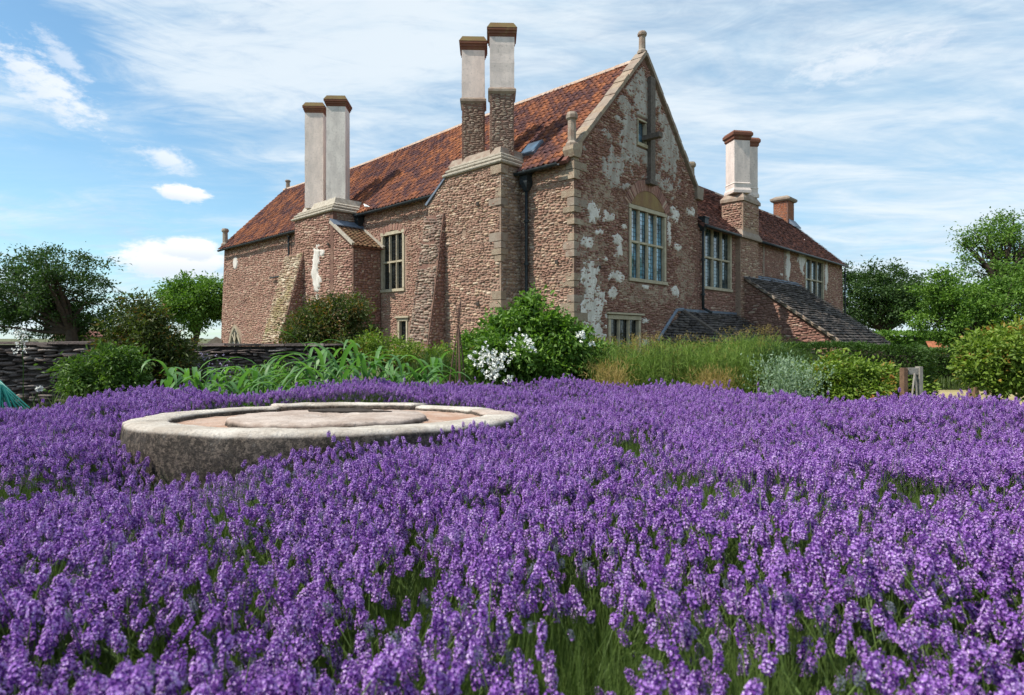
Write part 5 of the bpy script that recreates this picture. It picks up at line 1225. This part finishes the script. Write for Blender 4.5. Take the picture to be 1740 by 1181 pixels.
dry_wall('dark dry stone garden wall at the left edge behind the hose', GX(-420, 10.6), 10.6, GX(150, 11.2), 11.2, 1.19, 300, .42)
dry_wall('dark dry stone garden wall running right from the bronze shrub', GX(205, 12.4), 12.4, GX(560, 13.2), 13.2, 1.14, 200, .3)
# upright slab behind the wall
gs = empty('stone_slab', 'grey upright stone slab leaning by the far corner of the house', 'stone', (GX(364, 36), 36, 0), R(10))
m = MB(); m.loft([[(-.45, y_, 0), (.5, y_, 0), (.45, y_, 1.15), (.1, y_, 1.35), (-.35, y_, 1.0)] for y_ in (-.1, .1)]); m.build('slab', 'quoin_dark', gs)

# ---- weathered gate end beside the lime bush
gt = empty('wooden_gate', 'weathered grey wooden gate end with crossed braces beside the lime bush', 'gate', (GX(1551, 9.3), 9.3, 0), R(4))
for (nm, mt, a) in (('post', 'brown_timber', (-.175, -.115, -.05, .05, 0, .80)), ('post', 'grey_timber', (.075, .125, -.05, .05, 0, .82)), ('rail', 'grey_timber', (-.09, .075, -.03, .03, .70, .80)), ('rail', 'grey_timber', (-.09, .075, -.02, .02, .34, .39))):
    m = MB(); m.box(*a); m.build(nm, mt, gt)
for x0_, x1_ in ((-.09, -.005), (.065, .0)):
    m = MB(); m.tube([(x0_, -.045, 0), (x1_, -.045, .72)], .016, 4); m.build('brace', 'grey_timber', gt)
st = empty('old_post', 'short dark leaning post at the far side of the dry lawn', 'post', (GX(1653, 11.9), 11.9, 0), R(20))
m = MB(); m.loft([[(-.09, -.08, 0), (.09, -.08, 0), (.09, .08, 0), (-.09, .08, 0)], [(-.03, -.07, .3), (.08, -.06, .3), (.08, .06, .3), (-.03, .07, .3)]]); m.build('shaft', 'brown_timber', st)

# ================================================================== CIDER MILLSTONE
MC = Vector((-1.488, 5.19, 0)); TILT = -.0516
mill = empty('cider_millstone', 'huge round weathered millstone with a ring channel and raised centre, half sunk in lavender', 'millstone', MC)
def mz(y): return .694 + TILT * (y + MC.y - 3.64)
def ring_piece(name, a0, a1, prof, mat, dz=0.0, nseg=None, amp=.02, closed=False, seed=0, off=0.0):
    n = nseg or max(6, int((a1 - a0) / .045)); V = []; k = len(prof)
    for i in range(n + (0 if closed else 1)):
        a = a0 + (a1 - a0) * i / n
        for (r, z) in prof:
            nz1 = fbm(a * 3 + seed, r * 4 + z * 5, 1.6, 4) - .5; nz2 = fbm(a * 11 + seed, r * 12 + z * 13, 1.3, 4) - .5
            rr = r + (nz1 * amp * 2.2 + nz2 * amp * 1.3) * (1 if r > .2 else 0); x = rr * math.cos(a); y = rr * math.sin(a) + off
            V.append((x, y, z + (mz(y) if z > -.6 else 0) + dz + (nz1 * amp * 1.2 + nz2 * amp if z > -.3 else 0)))
    F = []
    for i in range(n):
        for j in range(k - 1):
            a_ = i * k + j; b_ = ((i + 1) % n if closed else i + 1) * k + j; F.append((a_, b_, b_ + 1, a_ + 1))
    if not closed:
        F = [f for f in F]; F.append(tuple(range(k))); F.append(tuple(n * k + j for j in reversed(range(k))))
    return mesh_obj(name, V, F, mat, mill, True)
def stone_mat(name, top, side, dark):
    m, g, b, o = new_mat(name); p = world_pos(g)
    n = g.noise(p, 3.0, 6, .7); c = g.mix(g.smooth(n, .35, .65), top, side)
    sp = g.node('ShaderNodeTexVoronoi', {'Vector': p, 'Scale': 60.0}).outputs['Distance']
    c = g.mix(g.m('MULTIPLY', g.smooth(g.noise(p, 55, 5, .8), .50, .68), .6), c, dark)
    c = g.mix(g.m('MULTIPLY', g.smooth(sp, .25, .05), .35), c, (.62, .56, .50))
    # steep sides of the stone darken to a patchy near-black brown
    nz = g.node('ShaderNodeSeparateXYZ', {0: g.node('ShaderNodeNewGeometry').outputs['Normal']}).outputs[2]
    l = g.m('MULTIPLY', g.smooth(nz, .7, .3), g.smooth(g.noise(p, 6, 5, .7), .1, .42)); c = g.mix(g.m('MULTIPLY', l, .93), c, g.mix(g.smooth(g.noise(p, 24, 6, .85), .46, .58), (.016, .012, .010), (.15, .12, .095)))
    g.l.new(c, b.inputs['Base Color']); b.inputs['Roughness'].default_value = .93; b.inputs['Specular IOR Level'].default_value = .15
    h = g.m('ADD', g.m('MULTIPLY', g.noise(p, 16, 6, .8), 1.6), g.m('MULTIPLY', g.noise(p, 70, 4, .7), .6)); bump(g, b, h, .8, .03)
stone_mat('mill_stone', (.74, .68, .60), (.50, .43, .36), (.20, .155, .12))
stone_mat('mill_stone_pink', (.68, .58, .51), (.46, .36, .30), (.2, .14, .12))
stone_mat('mill_floor', (.62, .47, .38), (.50, .30, .21), (.22, .15, .12))
RO, RI = 1.55, 1.25
def rim_prof(ri=RI, ro=RO): return [(ri + .05, -.11), (ri, -.05), (ri + .008, -.012), (ri + .03, .0), ((ri + ro) / 2, .006), (ro - .05, .0), (ro - .012, -.016), (ro, -.05), (ro + .01, -.16), (ro + .0, -.28), (ro - .03, -.40), (ro - .08, -.50), (ro - .10, -.55), (ri + .1, -.55)]
TA = 2 * math.pi
for k_, (a0, a1, dz, mt) in enumerate(((-2.55, -.10, -.004, 'mill_stone'), (-.09, .52, -.012, 'mill_stone_pink'), (.53, 1.18, -.012, 'mill_stone'), (1.19, 2.30, .012, 'mill_stone'), (2.31, TA - 2.56, -.006, 'mill_stone'))):
    ring_piece('rim_stone', a0, a1, rim_prof(RI, RO), mt, dz, seed=k_ * 2.3, amp=.014)
m_ = MB()
ring_piece('channel_floor', 0, TA, [(.6, -.05), (.9, -.058), (1.05, -.062), (1.2, -.058), (1.36, -.05)], 'mill_floor', 0, 140, .016, True)
ring_piece('centre_stone', 0, TA, [(.79, -.10), (.785, -.05), (.775, -.012), (.755, .0), (.55, .004), (.42, .004), (.30, .0), (.2, -.004), (.12, -.03), (.07, -.10), (.0001, -.11)], 'mill_stone_pink', -.005, 130, .012, True, seed=9, off=-.19)
# dark pads on the raised centre, painting the shade in a slot and groove
def slot(name, cx, cy, lx, ly, mat, d=.018):
    m = MB(); N_ = 16; ring = lambda f, z: [(cx + lx * f * math.cos(TA * i / N_) * (1 + .15 * math.sin(5 * i)), cy + ly * f * math.sin(TA * i / N_), mz(cy) + z) for i in range(N_)]
    m.loft([ring(1, .0), ring(1.02, d), ring(.7, d + .004)]); m.build(name, mat, mill)
slot('slot_shade_pad', -.02, .22, .27, .12, 'mortar_dark', .014); slot('slot_shade_pad', .30, .12, .14, .03, 'mortar_dark', .010)
m = MB(); m.prism(0, 0, [(1.2, 0), (1.2, .4)], n=24); m.build('foundation', 'mill_stone', mill)

# ================================================================== LAVENDER
def floret_geo(V, F, MI, p, d, size, r, petals=True):
    """one floret: a ribbed dark calyx and a pale two lipped corolla"""
    d = Vector(d).normalized(); a = d.cross(Vector((.3, .2, .9))).normalized(); b = d.cross(a); p = Vector(p); n0 = len(V)
    for k_ in range(3):
        t = TA * k_ / 3 + r.random(); V.append(tuple(p + (a * math.cos(t) + b * math.sin(t)) * size * .16))
    for k_ in range(3):
        t = TA * k_ / 3 + .5; V.append(tuple(p + d * size * .75 + (a * math.cos(t) + b * math.sin(t)) * size * .22))
    for k_ in range(3): F.append((n0 + k_, n0 + (k_ + 1) % 3, n0 + 3 + (k_ + 1) % 3, n0 + 3 + k_)); MI.append(0)
    F.append((n0 + 3, n0 + 4, n0 + 5)); MI.append(0)
    if petals:
        for k_ in range(5):
            t = TA * k_ / 5 + r.random() * .6; q = a * math.cos(t) + b * math.sin(t); s = q.cross(d); o = p + d * size * .85; n0 = len(V); l = size * r.uniform(.34, .56)
            V += [tuple(o), tuple(o + q * l * .6 + s * l * .38 + d * l * .3), tuple(o + q * l * 1.05 + d * l * .25), tuple(o + q * l * .6 - s * l * .38 + d * l * .3)]
            F.append((n0, n0 + 1, n0 + 2, n0 + 3)); MI.append(1)
def lav_variant(seed, bloom, young=False):
    r = random.Random(seed); V = []; F = []; MI = []
    H = .42; bend = r.uniform(-.03, .03); head = r.uniform(.040, .056) * (.7 if young else 1)
    n = 7; rad = .0016
    for k_ in range(n + 1):
        t = k_ / n; z = -H + (H) * t; x = bend * (1 - t) * 1.2 + .012 * math.sin(t * 3 + seed)
        for j in range(3): V.append((x - .012 * math.sin(3 + seed) + rad * math.cos(TA * j / 3), rad * math.sin(TA * j / 3), z))
    for k_ in range(n):
        for j in range(3): F.append((k_ * 3 + j, k_ * 3 + (j + 1) % 3, k_ * 3 + 3 + (j + 1) % 3, k_ * 3 + 3 + j)); MI.append(2)
    for k_ in range(5):      # narrow leaves on the stem
        z = -H + r.uniform(0, .24); a = r.uniform(0, TA); l = r.uniform(.04, .07); n0 = len(V); w = .0028; c, s = math.cos(a), math.sin(a); x0 = bend * (-z / H)
        V += [(x0 - s * w, c * w, z), (x0 + s * w, -c * w, z), (x0 + c * l * .45 + s * w, s * l * .45 - c * w, z + l * .75), (x0 + c * l * .6, s * l * .6, z + l), (x0 + c * l * .45 - s * w, s * l * .45 + c * w, z + l * .75)]
        F.append((n0, n0 + 1, n0 + 2, n0 + 3, n0 + 4)); MI.append(2)
    nw = 7; z = 0
    levels = [(-.03, 3, .6)] if r.random() < .35 else []
    levels += [(head * i / nw, 8 if i < nw - 1 else 5, (1.0 if 0 < i < 5 else .85 if i < 6 else .6)) for i in range(nw)]
    for (zz, m, sc) in levels:
        for j in range(m):
            a = TA * j / m + r.random() * .8 + zz * 90; el = r.uniform(.2, .75) + (.5 if sc < .7 and zz > 0 else 0); d = (math.cos(a) * math.cos(el), math.sin(a) * math.cos(el), math.sin(el))
            p = (d[0] * .004, d[1] * .004, zz + r.uniform(-.003, .003)); floret_geo(V, F, MI, p, d, .0098 * sc * (.75 if young else 1) * r.uniform(.85, 1.15), r, r.random() < bloom)
    me = bpy.data.meshes.new('lavender_stem'); me.from_pydata(V, [], F); me.update()
    for mt in (('lav_calyx' if not young else 'lav_bud'), 'lav_petal', 'lav_green'): me.materials.append(M(mt))
    me.polygons.foreach_set('material_index', MI)
    return bpy.data.objects.new('lavender_source', me)
def tuft_variant(seed):
    r = random.Random(seed); V = []; F = []
    for k_ in range(62):
        a = r.uniform(0, TA); st_ = k_ % 2; ln = r.uniform(.0, .16) if st_ else r.uniform(.05, .4); l = r.uniform(.28, .40) if st_ else r.uniform(.16, .28); w = .0010 if st_ else .0017; x = r.gauss(0, .045); y = r.gauss(0, .035); n0 = len(V)
        for q in range(4):
            t = q / 3; ww = w * (1 - t * .8); cx = x + math.cos(a) * ln * l * t * (1 + .2 * t); cy = y + math.sin(a) * ln * l * t * (1 + .2 * t); cz = l * t * (1 - .15 * ln * t)
            V += [(cx - math.sin(a) * ww, cy + math.cos(a) * ww, cz), (cx + math.sin(a) * ww, cy - math.cos(a) * ww, cz)]
        F += [(n0 + 2 * q, n0 + 2 * q + 1, n0 + 2 * q + 3, n0 + 2 * q + 2) for q in range(3)]
    me = bpy.data.meshes.new('lavender_tuft'); me.from_pydata(V, [], F); me.update(); me.materials.append(M('lav_green'))
    return bpy.data.objects.new('lavender_source', me)
lav_mat('lav_bud', (.14, .15, .22), (.24, .26, .28))
src = bpy.data.collections.new('lavender_sources')
variants = [lav_variant(i, b) for i, b in enumerate((.75, .6, .85, .5, .7, .35, .8))] + [lav_variant(50, .1, True), lav_variant(51, .0, True)] + [tuft_variant(9), tuft_variant(10), tuft_variant(11)]
for i, v in enumerate(variants): v.name = 'lavender_source_%02d' % i; src.objects.link(v)
NFL = 7
# canopy of the bed
FAR_PX = np.array([-200, 0, 60, 110, 190, 260, 400, 480, 560, 700, 850, 1050, 1200, 1330, 1500, 1640, 1740, 2000.]); FAR_PY = np.array([694, 692, 688, 680, 674, 668, 676, 670, 660, 657, 656, 657, 661, 674, 688, 688, 690, 692.])
def canopy(x, y):
    h = .60 + .13 * (fbm(x + 20, y + 5, .8, 3) - .5) * 2 + .08 * (fbm(x + 3, y, 2.5, 2) - .5) * 2
    # hollow in front of the millstone on the left, raised tufts behind it
    h = h - .34 * np.exp(-(((x + 1.95 + (y - 3.4) * .35) / .50) ** 2 + ((y - 3.35) / .55) ** 2)) - .10 * np.exp(-(((x + 2.9) / .4) ** 2 + ((y - 4.3) / .5) ** 2)) + .10 * np.exp(-(((x + 4.0) / 1.3) ** 2 + ((y - 7.0) / .7) ** 2))
    return h
gaps = []   # places where the flowers part and the green stems show: (px, py, rx, ry, strength)
for (px, py, rx, ry, k) in ((1080, 765, 75, 26, .85), (1290, 792, 70, 14, .7), (1400, 800, 50, 12, .5), (1560, 850, 110, 30, .75), (1680, 870, 60, 22, .6), (60, 930, 90, 36, .75), (250, 935, 80, 24, .7), (420, 945, 70, 34, .75), (1000, 985, 140, 44, .7), (980, 1080, 120, 70, .85), (1200, 1060, 60, 60, .7),
                            (1300, 1000, 60, 26, .5), (1350, 900, 60, 30, .5), (1500, 930, 80, 28, .6), (240, 1130, 60, 40, .6), (420, 1090, 70, 40, .55), (1500, 1130, 70, 40, .5), (700, 1010, 70, 26, .55), (560, 1120, 50, 40, .5), (840, 870, 50, 16, .5), (600, 860, 40, 14, .4), (1660, 1100, 70, 40, .5), (1000, 1160, 160, 40, .8), (700, 905, 60, 16, .45)):
    Yg = .66 * FX / (py - HY); gaps.append((GX(px, Yg), Yg, rx * Yg / FX, ry * Yg / (py - HY) * 1.1, k * (.95 if py < 950 else .84)))
cell = .0272
ys = np.arange(.25, 9.0, cell); P_ = []
for y in ys:
    w = y * .95 + 1.3; xs = np.arange(-w, w, cell); P_.append(np.stack([xs, np.full(len(xs), y)], 1))
P_ = np.concatenate(P_); P_ += rng.uniform(-.5, .5, P_.shape) * cell * 1.5
x, y = P_[:, 0], P_[:, 1]; px = 870 + x / y * FX; fy = (CH - .62) * FX / (np.interp(px, FAR_PX, FAR_PY) - HY) + (fbm(x, y * 0, 1.5, 3) - .5) * .5
ok = y < fy
d = np.hypot(x - MC.x, y - MC.y); ok &= d > RO + .03 + .05 * rng.random(len(x))
g_ = np.zeros(len(x))
for gx, gy, rx, ry, k in gaps: g_ = np.maximum(g_, k * np.clip(1.25 - np.sqrt(((x - gx) / rx) ** 2 + ((y - gy) / (ry + .05)) ** 2), 0, 1) * 1.2)
nz = fbm(x, y, 1.7, 4); g_ = np.clip(g_ * 1.15 + .8 * np.clip((nz - .54) * 6, 0, 1) * np.clip((5.5 - y) / 2.5, 0, 1), 0, 1); ok &= rng.random(len(x)) > np.minimum(g_ * 1.05, .97)
x, y, g_ = x[ok], y[ok], g_[ok]; n = len(x)
z = canopy(x, y) + rng.normal(0, .028, n) - np.where(rng.random(n) < .25, rng.uniform(.03, .14, n), 0) - g_ * .06 + np.where(rng.random(n) < .012, .07, 0)
px_ = .58; pcx = (np.round(x / px_ + .5 * (np.round(y / px_) % 2)) - .5 * (np.round(y / px_) % 2)) * px_; pcy = np.round(y / px_) * px_
tx = (x - pcx) / px_ * .95 + rng.normal(0, .13, n); ty = (y - pcy) / px_ * .95 + rng.normal(0, .13, n)
idx = np.where(rng.random(n) < .05 + g_ * .12, rng.integers(NFL, NFL + 2, n), rng.integers(0, NFL, n))
sc = rng.uniform(.68, 1.02, n)
pos1 = np.stack([x, y, z], 1); rot1 = np.stack([-ty, tx, rng.uniform(0, TA, n)], 1)
# green tufts beneath
cell = .115; Q = []
for yy in np.arange(.2, 8.9, cell):
    w = yy * .95 + 1.35; xs = np.arange(-w, w, cell); Q.append(np.stack([xs, np.full(len(xs), yy)], 1))
Q = np.concatenate(Q); Q += rng.uniform(-.5, .5, Q.shape) * cell
px = 870 + Q[:, 0] / Q[:, 1] * FX; fy = (CH - .62) * FX / (np.interp(px, FAR_PX, FAR_PY) - HY)
ok = (Q[:, 1] < fy) & (np.hypot(Q[:, 0] - MC.x, Q[:, 1] - MC.y) > RO + .05); Q = Q[ok]; m = len(Q)
cz = canopy(Q[:, 0], Q[:, 1]); pos2 = np.stack([Q[:, 0], Q[:, 1], np.clip(cz - .46 + rng.normal(0, .04, m), 0, 1)], 1); rot2 = np.stack([rng.normal(0, .2, m), rng.normal(0, .2, m), rng.uniform(0, TA, m)], 1)
gt_ = np.zeros(m)
for gx, gy, rx, ry, k in gaps: gt_ = np.maximum(gt_, np.clip(1.35 - np.sqrt(((Q[:, 0] - gx) / rx) ** 2 + ((Q[:, 1] - gy) / (ry + .05)) ** 2), 0, 1) * k)
gt_ = np.maximum(gt_, np.clip((fbm(Q[:, 0], Q[:, 1], 1.7, 4) - .52) * 5, 0, 1) * (Q[:, 1] < 5.5))
pos2[:, 2] += gt_ * .10
Q3 = Q[gt_ > .25]; q3 = len(Q3); Q3 = np.concatenate([Q3 + rng.uniform(-.06, .06, Q3.shape) for _ in range(2)]); q3 = len(Q3)
pos4 = np.stack([Q3[:, 0], Q3[:, 1], canopy(Q3[:, 0], Q3[:, 1]) - rng.uniform(.34, .44, q3)], 1); rot4 = np.stack([rng.normal(0, .25, q3), rng.normal(0, .25, q3), rng.uniform(0, TA, q3)], 1)
pos3 = np.stack([Q[:, 0] + .05, Q[:, 1] + .05, np.zeros(m)], 1)
pos = np.concatenate([pos1, pos2, pos3, pos4]); rot = np.concatenate([rot1, rot2, rot2[::-1], rot4]); idx = np.concatenate([idx, rng.integers(NFL + 2, NFL + 5, m), rng.integers(NFL + 2, NFL + 5, m), rng.integers(NFL + 2, NFL + 5, q3)]); sc = np.concatenate([sc, rng.uniform(.85, 1.2, m), rng.uniform(.9, 1.2, m), rng.uniform(.8, 1.15, q3)])
me = bpy.data.meshes.new('lavender'); me.vertices.add(len(pos)); me.vertices.foreach_set('co', pos.astype(np.float32).ravel())
a = me.attributes.new('rot', 'FLOAT_VECTOR', 'POINT'); a.data.foreach_set('vector', rot.astype(np.float32).ravel())
a = me.attributes.new('scl', 'FLOAT', 'POINT'); a.data.foreach_set('value', sc.astype(np.float32))
a = me.attributes.new('idx', 'INT', 'POINT'); a.data.foreach_set('value', idx.astype(np.int32))
lav = bpy.data.objects.new('lavender', me); COL.objects.link(lav); tag(lav, 'dense bed of purple lavender filling the whole foreground', 'lavender'); lav['kind'] = 'stuff'
gn = bpy.data.node_groups.new('lavender_scatter', 'GeometryNodeTree')
gn.interface.new_socket('Geometry', in_out='INPUT', socket_type='NodeSocketGeometry'); gn.interface.new_socket('Geometry', in_out='OUTPUT', socket_type='NodeSocketGeometry')
N_ = gn.nodes; gi = N_.new('NodeGroupInput'); go = N_.new('NodeGroupOutput'); ip = N_.new('GeometryNodeInstanceOnPoints'); ci = N_.new('GeometryNodeCollectionInfo')
ci.inputs['Collection'].default_value = src; ci.inputs['Separate Children'].default_value = True; ci.inputs['Reset Children'].default_value = True
ip.inputs['Pick Instance'].default_value = True
def attr(nm, t):
    q = N_.new('GeometryNodeInputNamedAttribute'); q.data_type = t; q.inputs['Name'].default_value = nm; return [o for o in q.outputs if o.enabled and o.name == 'Attribute'][0]
er = N_.new('FunctionNodeEulerToRotation'); L_ = gn.links
L_.new(gi.outputs[0], ip.inputs['Points']); L_.new(ci.outputs[0], ip.inputs['Instance']); L_.new(attr('idx', 'INT'), ip.inputs['Instance Index'])
L_.new(attr('rot', 'FLOAT_VECTOR'), er.inputs[0]); L_.new(er.outputs[0], ip.inputs['Rotation']); L_.new(attr('scl', 'FLOAT'), ip.inputs['Scale']); L_.new(ip.outputs[0], go.inputs[0])
md = lav.modifiers.new('scatter', 'NODES'); md.node_group = gn
print('lavender stems', len(pos1), 'tufts', 2 * m)
